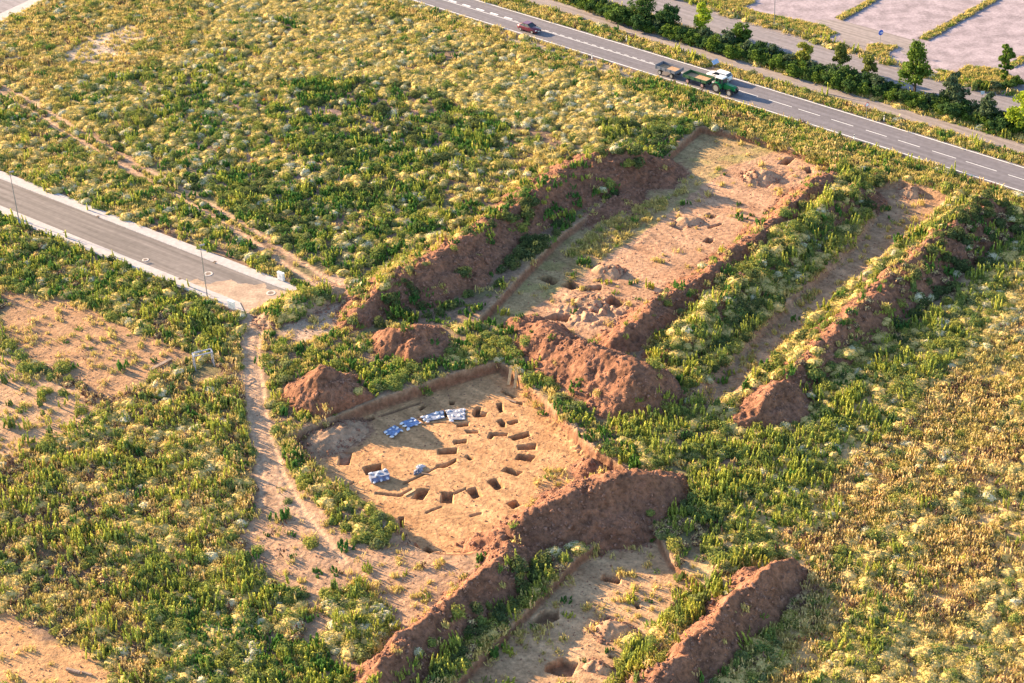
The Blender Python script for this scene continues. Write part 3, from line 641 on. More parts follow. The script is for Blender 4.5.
def dome(name, mats, seed, rx=.7, rz=.75, nf=170, nl=80, fs=.09, ls=.13, ftop=.1, cs=.9):
    r = np.random.default_rng(seed)
    lob = r.normal(size=(5, 3))
    def surf(n, zmin, k):
        d = r.normal(size=(n*3, 3)); d /= np.linalg.norm(d, axis=1)[:, None]; d = d[d[:, 2] > zmin][:n]
        b = 1+.16*np.sin(d@lob[0]*3)+.14*np.sin(d@lob[1]*5+1)+.06*r.normal(size=len(d))
        return d*np.array([rx, rx, rz])*b[:, None]*k, d
    c0, f0 = dome_core(rx*cs, rz*cs, seed)
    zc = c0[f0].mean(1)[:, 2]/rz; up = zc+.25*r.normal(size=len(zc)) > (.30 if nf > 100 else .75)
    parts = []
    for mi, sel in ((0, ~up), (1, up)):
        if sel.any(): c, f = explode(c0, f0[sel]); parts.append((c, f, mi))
    p, d = surf(nl, -.05, .95); c, f = quads(p, d, np.full(len(p), ls), 1.3, jit=.6, seed=seed); parts.append((c, f, 0))
    if nf:
        p, d = surf(nf, ftop, 1.02); c, f = quads(p, d+np.array([0, 0, .5]), np.full(len(p), fs), 1.0, jit=.5, seed=seed+1); parts.append((c, f, 1))
    return pmesh(name, parts, mats)
def spiky(name, mats, seed, n=5, h=1.35, sp=.33, tip=False):
    r = np.random.default_rng(seed); parts = []
    for i in range(n):
        bx, by = r.normal(size=2)*sp; hh = h*(.6+.5*r.random()); m = 16
        t = np.linspace(.08, 1, m); lx, ly = r.normal(size=2)*.08
        ang = r.random(m)*6.28; rad = .16*(1-t**1.5*.75)
        P = np.stack([bx+lx*t+np.cos(ang)*rad*.6, by+ly*t+np.sin(ang)*rad*.6, t*hh], -1)
        Nn = np.stack([np.cos(ang), np.sin(ang), .2+0*t], -1); up = np.stack([np.cos(ang)*.5, np.sin(ang)*.5, 1+0*t], -1)
        c, f = quads(P, Nn, .13+.08*(1-t), 2.0, up=up, jit=.3, seed=seed*31+i); mi = 0
        parts.append((c, f, 0))
        c, f = spindle((bx, by, .05), (bx+lx, by+ly, hh*.97), .09, seed*37+i); parts.append((c, f, 0))
    return pmesh(name, parts, mats)
def stalk(name, mats, seed, n=6, h=.7, sp=.22):
    r = np.random.default_rng(seed); P = []; Nn = []; S = []; U = []
    for i in range(n):
        b = r.normal(size=2)*sp; hh = h*(.6+.6*r.random()); l = r.normal(size=2)*.1
        for q in range(5):
            t = .35+.65*q/4; P.append((b[0]+l[0]*t, b[1]+l[1]*t, t*hh)); a = r.random()*6.28; Nn.append((math.cos(a), math.sin(a), .1)); S.append(.13 if q > 1 else .07); U.append((l[0], l[1], 1))
    c, f = quads(np.array(P), np.array(Nn), np.array(S), 2.0, up=np.array(U), jit=.25, seed=seed)
    parts = [(c, f, 0)]
    for i in range(n):
        q = np.array(P[i*5+4]); b = np.array(P[i*5+1]); c, f = spindle(b, q, .055, seed*41+i, seg=4, lev=2); parts.append((c, f, 0))
    return pmesh(name, parts, mats)
def tuft(name, mats, seed, n=22, h=.32, sp=.22):
    r = np.random.default_rng(seed); b = r.normal(size=(n, 2))*sp; l = r.normal(size=(n, 2))*.12; hh = h*(.6+.7*r.random(n))
    a = r.random(n)*6.28; w = .035+.03*r.random(n); dx = np.cos(a)*w; dy = np.sin(a)*w
    z = np.zeros(n)
    co = np.stack([np.stack([b[:, 0]-dx, b[:, 1]-dy, z-.03], -1), np.stack([b[:, 0]+dx, b[:, 1]+dy, z-.03], -1), np.stack([b[:, 0]+l[:, 0]+dx*.6, b[:, 1]+l[:, 1]+dy*.6, hh], -1), np.stack([b[:, 0]+l[:, 0]-dx*.6, b[:, 1]+l[:, 1]-dy*.6, hh*.95], -1)], 1).reshape(-1, 3)
    return pmesh(name, [(co, np.arange(4*n).reshape(n, 4), 0)], mats)
def rock(name, mat, seed, r=.5):
    rr = random.Random(seed); b = bmesh.new(); bmesh.ops.create_icosphere(b, subdivisions=2, radius=r)
    for v in b.verts:
        p = v.co; k = 1+.25*math.sin(p.x*7+seed)+.2*math.sin(p.y*9+seed*2)+.1*rr.random(); v.co = p*k; v.co.z *= .7
    me = bpy.data.meshes.new(name); b.to_mesh(me); b.free(); me.materials.append(mat); return me

SP = {}
SP['CY'] = [dome('yellow_dome', [L['lf_oli'], L['fl_yel']], s, rx=.80, rz=.56, nf=260, fs=.085) for s in (1, 2, 3)]
SP['CC'] = [dome('cream_dome', [L['lf_oli'], L['fl_crm']], s, rx=.72, rz=.60, nf=240, fs=.085) for s in (4, 5, 6)]
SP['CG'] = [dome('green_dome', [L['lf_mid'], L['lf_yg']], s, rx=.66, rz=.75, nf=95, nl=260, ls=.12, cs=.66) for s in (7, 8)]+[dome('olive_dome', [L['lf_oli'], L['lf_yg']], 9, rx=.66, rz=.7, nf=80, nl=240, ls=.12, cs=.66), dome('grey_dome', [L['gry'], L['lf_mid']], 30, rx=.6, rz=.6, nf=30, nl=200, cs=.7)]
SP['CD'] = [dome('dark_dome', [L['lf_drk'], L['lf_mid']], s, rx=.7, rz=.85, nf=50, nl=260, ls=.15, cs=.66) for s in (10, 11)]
SP['SP'] = [spiky('green_spikes', [L['lf_bri']], s) for s in (12, 13)]+[spiky('mid_spikes', [L['lf_mid']], 14, n=7, h=1.1)]
SP['BG'] = [spiky('leafy_weed', [L['lf_grn']], s, n=9, h=.75, sp=.30) for s in (20, 21)]+[spiky('leafy_weed_b', [L['lf_bri']], 22, n=8, h=.7, sp=.3)]
SP['ST'] = [stalk('tan_stalks', [L['tan']], s) for s in (15, 16)]+[stalk('straw_stalks', [L['gra']], 27, n=8, h=.6), stalk('brown_stalks', [L['brn']], 17, h=.6)]
SP['BR'] = [dome('brown_weed', [L['brn'], L['tan']], s, rx=.55, rz=.5, nf=60, nl=90, fs=.11) for s in (18, 19)]
SP['GR'] = [tuft('dry_tuft', [L['gra']], 23), tuft('green_tuft', [L['grg']], 24), tuft('dry_tuft_b', [L['gra']], 25, n=30, h=.4)]
SP['OR'] = [dome('orange_weed', [L['lf_oli'], M['orange']], 26, rx=.4, rz=.4, nf=50, nl=30)]

# ------------------------------------------------------------------ planting plan: density per square metre by zone (photo outline -> metres)
VZ = [
 (None, dict(CY=.22, CC=.08, CG=.2, SP=.4, BG=.2, ST=.8, GR=2.5, BR=.12), 'field'),
 # upper left field
 ([(-90, 60), (0, 25), (60, -20), (390, -20), (560, 50), (700, 115), (690, 150), (640, 150), (560, 160), (480, 220), (360, 290), (250, 235), (120, 155), (0, 85)], dict(CY=.85, CC=.14, CG=.06, BG=.12, GR=.9), 'yellow'),
 ([(-90, 60), (0, 20), (50, -10), (220, -10), (190, 50), (110, 95), (60, 110), (0, 75)], dict(CY=.16, CC=.05, CG=.15, ST=1.0, GR=4.5, BG=.1), 'yellow'),
 ([(58, 62), (88, 38), (134, 22), (152, 34), (112, 68)], dict(GR=.5, ST=.1), 'bare'),
 ([(50, 90), (190, 60), (260, 90), (330, 80), (420, 95), (520, 140), (500, 200), (360, 290), (240, 225), (120, 150)], dict(CY=.36, CC=.14, CG=.16, BG=.35, SP=.12, GR=.6, CD=.02), 'mixed'),
 ([(300, 75), (400, 85), (520, 130), (480, 160), (330, 180), (270, 130)], dict(CY=.07, CC=.06, CG=.12, BG=1.15, SP=.12, CD=.08, GR=.3), 'mixed'),
 ([(180, 160), (360, 190), (460, 180), (420, 230), (370, 280), (260, 235), (190, 200)], dict(CY=.09, CC=.11, CG=.14, BG=.9, SP=.12, CD=.07, GR=.35), 'mixed'),
 ([(180, 95), (300, 95), (300, 150), (260, 165), (190, 150)], dict(CY=.14, CC=.1, CG=.1, BG=.35, GR=.8, OR=.02), 'mixed'),
 ([(430, 210), (490, 170), (560, 165), (500, 215)], dict(CY=.15, CC=.1, BG=.25, GR=1), 'mixed'),
 # between rut and street
 ([(-90, 75), (0, 92), (120, 165), (260, 245), (335, 295), (300, 290), (0, 165), (-90, 130)], dict(CY=.24, CC=.1, CG=.18, BG=.4, SP=.15, GR=1.5, BR=.1, OR=.01), 'rut'),
 ([(140, 228), (230, 262), (300, 288), (300, 284), (215, 240), (150, 215)], dict(GR=1, BG=.15, ST=.3), 'rut'),
 # below the street
 ([(-90, 170), (0, 216), (130, 270), (246, 318), (246, 420), (190, 350), (120, 320), (40, 290), (0, 290), (-90, 270)], dict(CY=.15, CC=.05, CG=.2, BG=.75, SP=.3, GR=1.5, BR=.3, CD=.06, OR=.008), 'street'),
 ([(0, 292), (60, 294), (130, 328), (195, 352), (160, 378), (110, 398), (60, 375), (0, 345)], dict(GR=.2, ST=.08, BG=.015), 'bare'),
 ([(-60, 350), (0, 350), (60, 380), (108, 405), (70, 440), (20, 458), (0, 480), (-60, 480)], dict(SP=.2, GR=.25, CG=.01), 'bare'),
 ([(0, 345), (60, 372), (110, 398), (108, 408), (60, 384), (0, 352)], dict(BR=.8, ST=1, CG=.2), 'street'),
 # lower left weeds
 ([(-60, 470), (20, 455), (110, 405), (190, 352), (246, 345), (246, 420), (256, 460), (256, 500), (238, 545), (256, 575), (310, 612), (296, 650), (300, 720), (125, 720), (105, 660), (0, 612), (-60, 600)], dict(CY=.34, CC=.04, CG=.16, SP=.65, BG=.05, ST=1.5, GR=1.0, BR=.35), 'lowleft'),
 ([(60, 560), (130, 560), (130, 640), (90, 655), (30, 620), (0, 605)], dict(CY=.1, CG=.12, SP=.6, ST=2.2, BR=.9, GR=1.5), 'lowleft'),
 ([(-60, 600), (0, 612), (50, 635), (105, 660), (125, 720), (-60, 720)], dict(GR=.12), 'bare'),
 ([(150, 600), (230, 560), (300, 610), (300, 720), (150, 720)], dict(CY=.45, CC=.1, CG=.55, SP=.9, BG=.5, ST=.4, GR=1), 'lowleft'),
 # bare ground round the track
 ([(246, 312), (262, 316), (260, 370), (268, 420), (290, 465), (322, 500), (352, 530), (400, 543), (440, 552), (480, 545), (510, 540), (470, 585), (420, 625), (380, 660), (345, 720), (300, 720), (296, 650), (310, 612), (290, 592), (250, 570), (240, 540), (258, 505), (258, 460), (247, 420), (243, 370)], dict(BG=.05, GR=.25, ST=.04, CG=.012), 'bare'),
 ([(250, 350), (256, 350), (264, 430), (285, 490), (310, 520), (290, 500), (262, 460)], dict(), 'bare'),
 ([(250, 350), (262, 400), (280, 500), (262, 480), (250, 420)], dict(), 'bare'),
 ([(318, 600), (345, 585), (385, 600), (398, 625), (380, 650), (350, 655), (325, 640)], dict(CY=.5, CC=.3, CG=.7, SP=.8, GR=1), 'clump'),
 ([(255, 632), (320, 640), (350, 672), (340, 720), (250, 720)], dict(CG=.2, BG=1.0, SP=.7, GR=1), 'clump'),
 ([(285, 452), (300, 455), (345, 492), (350, 540), (325, 512), (295, 480)], dict(CG=.5, CY=.2, BG=.9, SP=.4, GR=2, ST=.5), 'clump'),
 ([(335, 502), (375, 498), (395, 530), (380, 548), (345, 545)], dict(CG=1.1, CD=.1, CY=.8, SP=.4), 'clump'),
 # around heaps on the left rim
 ([(262, 325), (300, 340), (345, 300), (380, 330), (470, 330), (520, 318), (540, 335), (500, 358), (440, 376), (380, 396), (330, 415), (285, 434), (262, 430)], dict(BG=.35, CG=.14, CY=.1, GR=1.2, SP=.1), 'rim'),
 ([(256, 322), (266, 306), (300, 292), (335, 284), (336, 298), (300, 318), (262, 334)], dict(CY=.5, CG=.35, BG=.6, GR=3, SP=.2), 'rim'),
 ([(350, 372), (395, 350), (425, 360), (400, 385), (370, 398)], dict(BG=1.1, CG=.4, SP=.3, GR=1), 'rim'),
 ([(265, 325), (300, 345), (330, 335), (352, 305), (335, 298), (300, 318)], dict(GR=.4, BG=.05), 'bare'),
 ([(262, 240), (300, 258), (345, 278), (356, 296), (340, 306), (318, 290), (290, 272), (258, 250)], dict(GR=.3, BG=.03), 'bare'),
 # long bank flank (shaded side), crest
 ([(350, 330), (365, 300), (430, 262), (490, 222), (560, 168), (600, 152), (650, 150), (670, 165), (640, 185), (560, 240), (500, 300), (470, 325), (400, 345)], dict(BG=.14, CD=.045, GR=.3, CG=.03), 'bank'),
 ([(478, 215), (525, 205), (570, 195), (590, 230), (540, 275), (500, 290), (470, 255)], dict(CD=.33, BG=.5, CG=.1, GR=.3), 'bank'),
 ([(385, 300), (430, 290), (480, 310), (500, 320), (440, 335), (395, 325)], dict(CD=.12, BG=.5, GR=.4), 'bank'),
 ([(610, 165), (650, 150), (690, 140), (660, 185), (640, 200), (600, 195)], dict(CD=.4, BG=.8, CC=.04, CG=.1), 'bank'),
 ([(600, 120), (700, 118), (705, 135), (650, 175), (625, 150), (600, 150)], dict(CD=.2, BG=1.0, CG=.5, SP=.3, CY=.15, CC=.1), 'bank'),
 ([(355, 322), (370, 292), (432, 254), (500, 208), (540, 186), (500, 222), (440, 262), (380, 300)], dict(GR=2, BG=.3, CY=.1), 'bank'),
 # stripped floors
 ([(478, 320), (560, 235), (640, 178), (700, 126), (760, 138), (836, 163), (818, 183), (700, 275), (612, 348), (560, 330), (520, 335)], dict(GR=.06, BG=.008), 'bare'),
 ([(570, 240), (640, 200), (690, 180), (650, 215), (600, 255), (560, 280)], dict(GR=1.6, BG=.03), 'bare'),
 # mid heap and valley
 ([(470, 325), (545, 320), (545, 345), (520, 360), (500, 358)], dict(BG=1.2, CG=.3, GR=1), 'rim'),
 ([(515, 365), (545, 345), (590, 400), (640, 430), (650, 470), (625, 465), (585, 440), (550, 405)], dict(BG=.55, GR=.9, CG=.08), 'rim'),
 ([(530, 320), (640, 340), (668, 395), (600, 425), (560, 390)], dict(GR=.25, BG=.06), 'heap'),
 ([(625, 335), (700, 283), (780, 213), (835, 168), (845, 180), (780, 235), (700, 300), (650, 350)], dict(GR=.9, BG=.12, CG=.05), 'ridge'),
 ([(650, 318), (700, 278), (760, 235), (818, 185), (812, 182), (745, 238), (690, 280), (640, 318)], dict(CY=.12, CG=.3, BG=.4, GR=2), 'ridge'),
 ([(640, 385), (660, 345), (710, 300), (760, 255), (820, 205), (850, 175), (880, 180), (878, 225), (850, 248), (780, 308), (730, 355), (690, 398)], dict(CY=.55, CC=.05, CG=.5, CD=.12, SP=.4, BG=.15, GR=1), 'valley'),
 ([(960, 190), (1010, 195), (1020, 230), (960, 290), (900, 340), (850, 385), (790, 430), (730, 440), (700, 400), (745, 372), (800, 322), (850, 275), (930, 216)], dict(CY=.5, CC=.06, CG=.4, CD=.04, SP=.2, BG=.2, GR=1.0), 'gbank'),
 ([(800, 355), (850, 312), (890, 275), (930, 245), (960, 225), (970, 235), (930, 275), (880, 320), (840, 365), (800, 385)], dict(BR=.25, BG=.1, GR=.5, CD=.03), 'gbank'),
 ([(950, 225), (1005, 200), (1020, 235), (960, 290), (900, 335), (880, 330), (920, 290)], dict(CD=.45, BR=.25, BG=.4, CC=.05), 'gbank'),
 ([(692, 396), (735, 352), (790, 300), (850, 245), (868, 215), (872, 184), (905, 179), (955, 196), (932, 218), (903, 238), (855, 281), (795, 338), (750, 380), (720, 405)], dict(GR=.25, BG=.02), 'bare'),
 ([(742, 420), (790, 383), (800, 420), (770, 432)], dict(BG=.05, GR=.2), 'heap'),
 ([(285, 437), (330, 418), (380, 398), (440, 378), (498, 360), (514, 370), (540, 395), (565, 420), (590, 446), (628, 468), (610, 490), (560, 505), (500, 530), (480, 555), (440, 556), (415, 545), (388, 520), (345, 490), (315, 465)], dict(GR=.004), 'pit'),
 ([(555, 455), (600, 462), (620, 475), (560, 500), (520, 510)], dict(GR=.5), 'pit'),
 # wide green valley
 ([(640, 420), (700, 400), (740, 440), (800, 425), (860, 380), (960, 290), (1020, 235), (1100, 190), (1100, 250), (1000, 320), (900, 420), (830, 480), (770, 555), (720, 590), (670, 560), (655, 525), (690, 480), (650, 462), (600, 420)], dict(CY=.32, CC=.05, CG=.32, SP=1.1, BG=.06, CD=.03, GR=.8, ST=.3), 'valley'),
 ([(960, 300), (1060, 210), (1100, 210), (1100, 240), (1000, 320), (930, 385), (890, 400), (900, 350)], dict(CG=.5, CC=.12, SP=.7, CY=.45, GR=1.2), 'valley'),
 # right dry field
 ([(1100, 240), (1000, 320), (900, 420), (830, 480), (790, 540), (820, 570), (790, 620), (700, 720), (1100, 720)], dict(CY=.26, CC=.02, CG=.06, SP=.08, ST=4.2, GR=2.0, BR=.06), 'dry'),
 ([(1024, 290), (1100, 300), (1100, 350), (960, 400), (940, 380)], dict(CY=.5, CC=.2, CG=.1, ST=1.5, GR=2), 'dry'),
 ([(820, 560), (870, 530), (930, 560), (900, 640), (860, 683), (760, 720), (740, 700), (800, 610)], dict(CY=.5, CC=.03, CG=.35, SP=.35, ST=2.2, GR=1), 'dry'),
 ([(870, 683), (960, 600), (1100, 520), (1100, 720), (860, 720)], dict(CY=.6, CC=.03, CG=.1, ST=1.5, GR=1.2, CD=.02), 'dry'),
 # near trench
 ([(420, 720), (455, 681), (578, 556), (655, 527), (672, 560), (712, 590), (640, 665), (600, 720)], dict(GR=.25, BG=.05), 'bare'),
 ([(590, 690), (650, 618), (680, 590), (718, 575), (730, 600), (690, 640), (640, 690)], dict(SP=1.2, CG=.6, BR=.25, CY=.15, GR=1), 'south'),
 ([(655, 527), (690, 520), (720, 575), (690, 590), (668, 570)], dict(BR=.5, CG=.2, SP=.3, GR=1), 'south'),
 ([(440, 690), (520, 600), (575, 545), (555, 540), (520, 570), (470, 620), (420, 680)], dict(SP=.9, CD=.5, CG=.35, BR=.15, GR=1), 'south'),
 ([(545, 540), (580, 535), (580, 556), (545, 585)], dict(CD=.4, CG=.4, SP=.5, CC=.1), 'south'),
 ([(520, 520), (600, 475), (690, 470), (690, 490), (620, 545), (560, 545), (515, 560)], dict(GR=.08), 'heap'),
 ([(500, 530), (600, 472), (690, 462), (690, 470), (600, 482), (510, 540)], dict(GR=1.0, BG=.15), 'heap'),
 ([(350, 700), (370, 670), (430, 622), (500, 548), (520, 560), (480, 610), (410, 665), (380, 700)], dict(GR=.45, BG=.1), 'heap'),
 ([(640, 700), (700, 630), (775, 556), (806, 566), (800, 600), (720, 650), (680, 700)], dict(GR=.1), 'heap'),
 ([(625, 700), (655, 670), (700, 620), (690, 618), (640, 670), (600, 710)], dict(GR=3, BG=.3), 'heap'),
 ([(560, -40), (640, -18), (690, 0), (740, 14), (800, 33), (898, 66), (968, 86), (1024, 97), (1250, 150), (1250, -160), (560, -160)], dict(GR=3), 'verge'),
 # verges of the main road
 ([(330, -22), (400, 5), (512, 40), (667, 84), (760, 114), (953, 177), (1100, 222), (1100, 235), (1000, 205), (930, 182), (840, 165), (705, 122), (560, 65), (400, 18), (330, -5)], dict(GR=7, BG=.25, ST=.6), 'verge'),
 ([(640, 76), (700, 93), (760, 112), (953, 177), (1100, 222), (1100, 226), (953, 184), (760, 120), (640, 86)], dict(GR=9, BG=1.0, SP=.1), 'verge'),
 ([(395, 4), (560, 50), (660, 80), (640, 84), (560, 60), (480, 33)], dict(GR=1.5, ST=.2), 'verge'),
]
VZW = [(None if p is None else atn(p), d, t) for p, d, t in VZ]
vergeN = road_strip(hw+.7, hw+5.5)   # strip between road and path handled separately
KEEP_OUT = [(ROAD, .35), (PATH, .25), (STALL, .1), (CORNER, 0), (ACC, .1), (LOT, 0)]
PITKEEP = [P for P, d, z in PITS]
PROJP = {}
def plan(X, Y):
    jx = X+2.2*(fbm(X/3.5, Y/3.5, 3, 101)-.5)*2; jy = Y+2.2*(fbm(X/3.5, Y/3.5, 3, 102)-.5)*2
    z = np.zeros(X.shape, int)
    for i, (P, d, t) in enumerate(VZW):
        if P is None: continue
        jitter = .35 if t in ('bare', 'heap', 'verge') else 1.0
        a = X+(jx-X)*jitter; b = Y+(jy-Y)*jitter
        z = np.where(sdf(a, b, P, .5) < 0, i, z)
    return z
# candidates cover the visible ground plus a margin
def cand(dens):
    y = rng.uniform(142, 372, int(dens*230*250)); x = rng.uniform(-125, 125, len(y))
    px, py = proj(x, y, np.zeros_like(x)); m = (px > -50) & (px < 1074) & (py > -40) & (py < 745)
    return x[m], y[m]
species_pts = {}
SCL = dict(CY=(.7, 1.45), CC=(.7, 1.35), CG=(.7, 1.5), CD=(.7, 1.5), SP=(.4, 1.35), BG=(.45, 1.4), ST=(.45, 1.35), BR=(.6, 1.2), GR=(.7, 1.6), OR=(.6, 1.2))
maxd = {k: max(d.get(k, 0) for _, d, _ in VZ) for k in SCL}
clump = dict(CY=(2.6, 1.2), CC=(2.2, 1.3), CG=(2.4, 1.2), CD=(2.6, 1.2), SP=(2.8, 1.5), BG=(2.5, 1.4), ST=(2.5, .9), BR=(2.5, 1.3), GR=(2, .9), OR=(1, .2))
FREE = [(at(205, 372), 1.9), (at(207, 378), 1.6), (at(200, 374), 1.5), (at(211, 371), 1.5), (at(232, 312), 1.2), (at(281, 281), 1.2), (at(592, 60), 1.0), (at(626, 42), 1.0), (at(854, 141), 1.2), (at(884, 122), 1.0), (at(866, 120), 1.0), (at(715, 69), 1.6), (at(160, 366), 1.4), (at(383, 528), .9)]
def keepout(x, y):
    m = np.ones(x.shape, bool)
    for P, w in KEEP_OUT: m &= sdf(x, y, P, 2) > w
    for P in PITKEEP: m &= sdf(x, y, P, 1) > .15
    for (fx, fy), fr in FREE: m &= np.hypot(x-fx, y-fy) > fr
    for P in RUTS: m &= dline(x, y, P)[0]+.5*(fbm(x/1.5, y/1.5, 2, 44)-.5) > .8
    return m
BD = np.subtract(at(1000, 310), at(760, 560)); BD = BD/np.hypot(*BD)
VF = [.5, .12, .02, .14, .25, .9, .62, .08, .05, .2, .05, 0, 0, .05, .05, .05, 0, .05, 0, 0, 1, 1, .3]
def heap_cover(X, Y):
    g = ground_z(X, Y); best = g+.15; f = np.ones(X.shape)
    for k, h in enumerate(HW):
        P, hs, sl, bz = h[2], h[3], h[4], h[6]; pad = (max(hs)-bz)/sl+3
        m = (X > P[:, 0].min()-pad) & (X < P[:, 0].max()+pad) & (Y > P[:, 1].min()-pad) & (Y < P[:, 1].max()+pad)
        if m.any():
            i = np.where(m)[0]; q = heap_z(X[i], Y[i], h, k); u = q > best[i]; best[i[u]] = q[u]; f[i[u]] = VF[k]
    return f
for si, sp in enumerate(SCL):
    x, y = cand(maxd[sp]*1.5)
    zi = plan(x, y); dens = np.array([d.get(sp, 0) for _, d, _ in VZW])[zi]/maxd[sp]
    sc, amt = clump[sp]; n = fbm(x/sc, y/sc, 3, 200+si*7)
    n8 = fbm(x/8, y/8, 3, 300+si*5)
    dens = dens*np.clip(1+(n-.5)*5*amt*.6, 0, 2.2)/1.5*np.clip(1+(n8-.5)*4, .25, 1.7)*heap_cover(x, y)
    if sp in ('CY', 'CC', 'CG', 'ST', 'SP'):
        dry = np.array([t == 'dry' for _, _, t in VZW])[zi]; u = x*BD[0]+y*BD[1]; v = -x*BD[1]+y*BD[0]
        st = (fbm(u/20, v/3.4, 3, 555)-.5)*11; w = np.clip(1+st, .1, 3.0) if sp != 'ST' else np.clip(1-st*.8, .3, 1.5)
        dens = np.where(dry, dens*w, dens)
    m = (rng.random(len(x)) < dens); x, y, zi = x[m], y[m], zi[m]
    m = keepout(x, y); x, y, zi = x[m], y[m], zi[m]
    hz = heap_all(x, y); gz = ground_z(x, y); z = np.maximum(gz, hz)
    if sp in ('SP', 'BG', 'CY', 'CC', 'CG', 'CD'):
        m = sdf(x, y, ROAD, 3) > 1.3; x, y, zi, z, gz = x[m], y[m], zi[m], z[m], gz[m]
    if sp in ('ST', 'GR'): pass
    else:  # keep tall weeds off pit edges: skip places where the ground drops suddenly
        g2 = ground_z(x+.4, y-.4); m = np.abs(g2-gz) < .35; x, y, zi, z = x[m], y[m], zi[m], z[m]
    lo, hi = SCL[sp]; s = lo+(hi-lo)*rng.random(len(x))**1.3
    species_pts[sp] = [x, y, z, s, zi]
# verge grass between road, path and hedge
x, y = cand(7.0); m = ((sdf(x, y, vergeN, 1) < 0) | (sdf(x, y, atn([(553, -8), (768, 60), (900, 99), (1024, 134), (1200, 186), (1200, 200), (1024, 150), (900, 114), (768, 75), (545, 0)]), 1) < 0)) & keepout(x, y)
x, y = x[m], y[m]; z = ground_z(x, y)
q = rng.random(len(x)) < .93
S = species_pts['GR']; species_pts['GR'] = [np.r_[S[0], x[q]], np.r_[S[1], y[q]], np.r_[S[2], z[q]], np.r_[S[3], .8+.8*rng.random(q.sum())], np.r_[S[4], np.full(q.sum(), -1)]]
q2 = ~q; q2 = q2 & (sdf(x, y, ROAD, 3) > 1.0); S = species_pts['BG']; species_pts['BG'] = [np.r_[S[0], x[q2]], np.r_[S[1], y[q2]], np.r_[S[2], z[q2]], np.r_[S[3], .35+.4*rng.random(q2.sum())], np.r_[S[4], np.full(q2.sum(), -1)]]
# islands and kerb strips carry turf
for P in ISW+[atn(p) for p in KE]:
    w = P.max(0)-P.min(0); n = int(w[0]*w[1]*7); x = rng.uniform(P[:, 0].min(), P[:, 0].max(), n); y = rng.uniform(P[:, 1].min(), P[:, 1].max(), n)
    m = sdf(x, y, P, 1) < -.15; x, y = x[m], y[m]; S = species_pts['GR']
    species_pts['GR'] = [np.r_[S[0], x], np.r_[S[1], y], np.r_[S[2], np.full(len(x), .1)], np.r_[S[3], .5+.5*rng.random(len(x))], np.r_[S[4], np.full(len(x), -1)]]

AREA = {'yellow': 'the yellow field at the upper left', 'mixed': 'the patchy field above the end of the street', 'rut': 'the strip between wheel ruts and street',
        'street': 'the weedy ground below the street', 'lowleft': 'the wild field left of the dirt track', 'clump': 'the bare ground beside the dirt track',
        'rim': 'the rim around the pit', 'bank': 'the flank of the long reddish bank', 'ridge': 'the straight narrow ridge', 'valley': 'the green hollow between the banks',
        'gbank': 'the long bushy bank', 'dry': 'the dry tan field on the right', 'south': 'the edge of the near trench', 'pit': 'the floor of the dug pit', 'bare': 'nearly bare earth', 'heap': 'a bare earth heap', 'verge': 'the road verge', 'field': 'the open field'}
LOOK = {'CY': ('flowering_bush', 'low dome-shaped bush with yellow bloom in', 'bush'), 'CC': ('flowering_bush', 'low rounded bush with pale cream tops in', 'bush'),
        'CG': ('green_bush', 'rounded mid-green bush in', 'bush'), 'CD': ('green_bush', 'dark green leafy bush in', 'bush')}
def take(keys, n):
    allp = []
    for k in keys:
        x, y, z, s, zi = species_pts[k]; px, py = proj(x, y, z)
        v = (px > 2) & (px < 1022) & (py > 4) & (py < 680) & (zi >= 0)
        D = np.sqrt(x*x+y*y+CAMZ**2); score = np.where(v, s/D, 0); allp += [(score[i], k, i) for i in np.argsort(-score)[:n]]
    allp.sort(reverse=True); return allp[:n]
def individuals(keys, n):
    used = {k: set() for k in keys}
    for sc, k, i in take(keys, n):
        if sc <= 0: continue
        used[k].add(int(i)); x, y, z, s, zi = [a[i] for a in species_pts[k]]
        t = VZW[int(zi)][2]; nm, lab, cat = LOOK[k]
        o = link(nm, SP[k][int(i) % len(SP[k])], loc=(x, y, z), rot=(0, 0, float(rng.random()*6.28))); q = s*(.9+.2*rng.random())
        o.scale = (q*(.9+.3*rng.random()), q, q*(.85+.25*rng.random()))
        tag(o, lab+' '+AREA[t], cat, {'CY': 'yellow blooming bushes', 'CC': 'cream topped bushes', 'CG': 'mid-green bushes', 'CD': 'dark green bushes'}[k]+' in '+AREA[t] if t != 'heap' else 'bushes on heaps')
    for k in keys:
        keep = np.array([j not in used[k] for j in range(len(species_pts[k][0]))]); species_pts[k] = [a[keep] for a in species_pts[k]]
individuals(['CY', 'CC'], 300); individuals(['CG', 'CD'], 300)

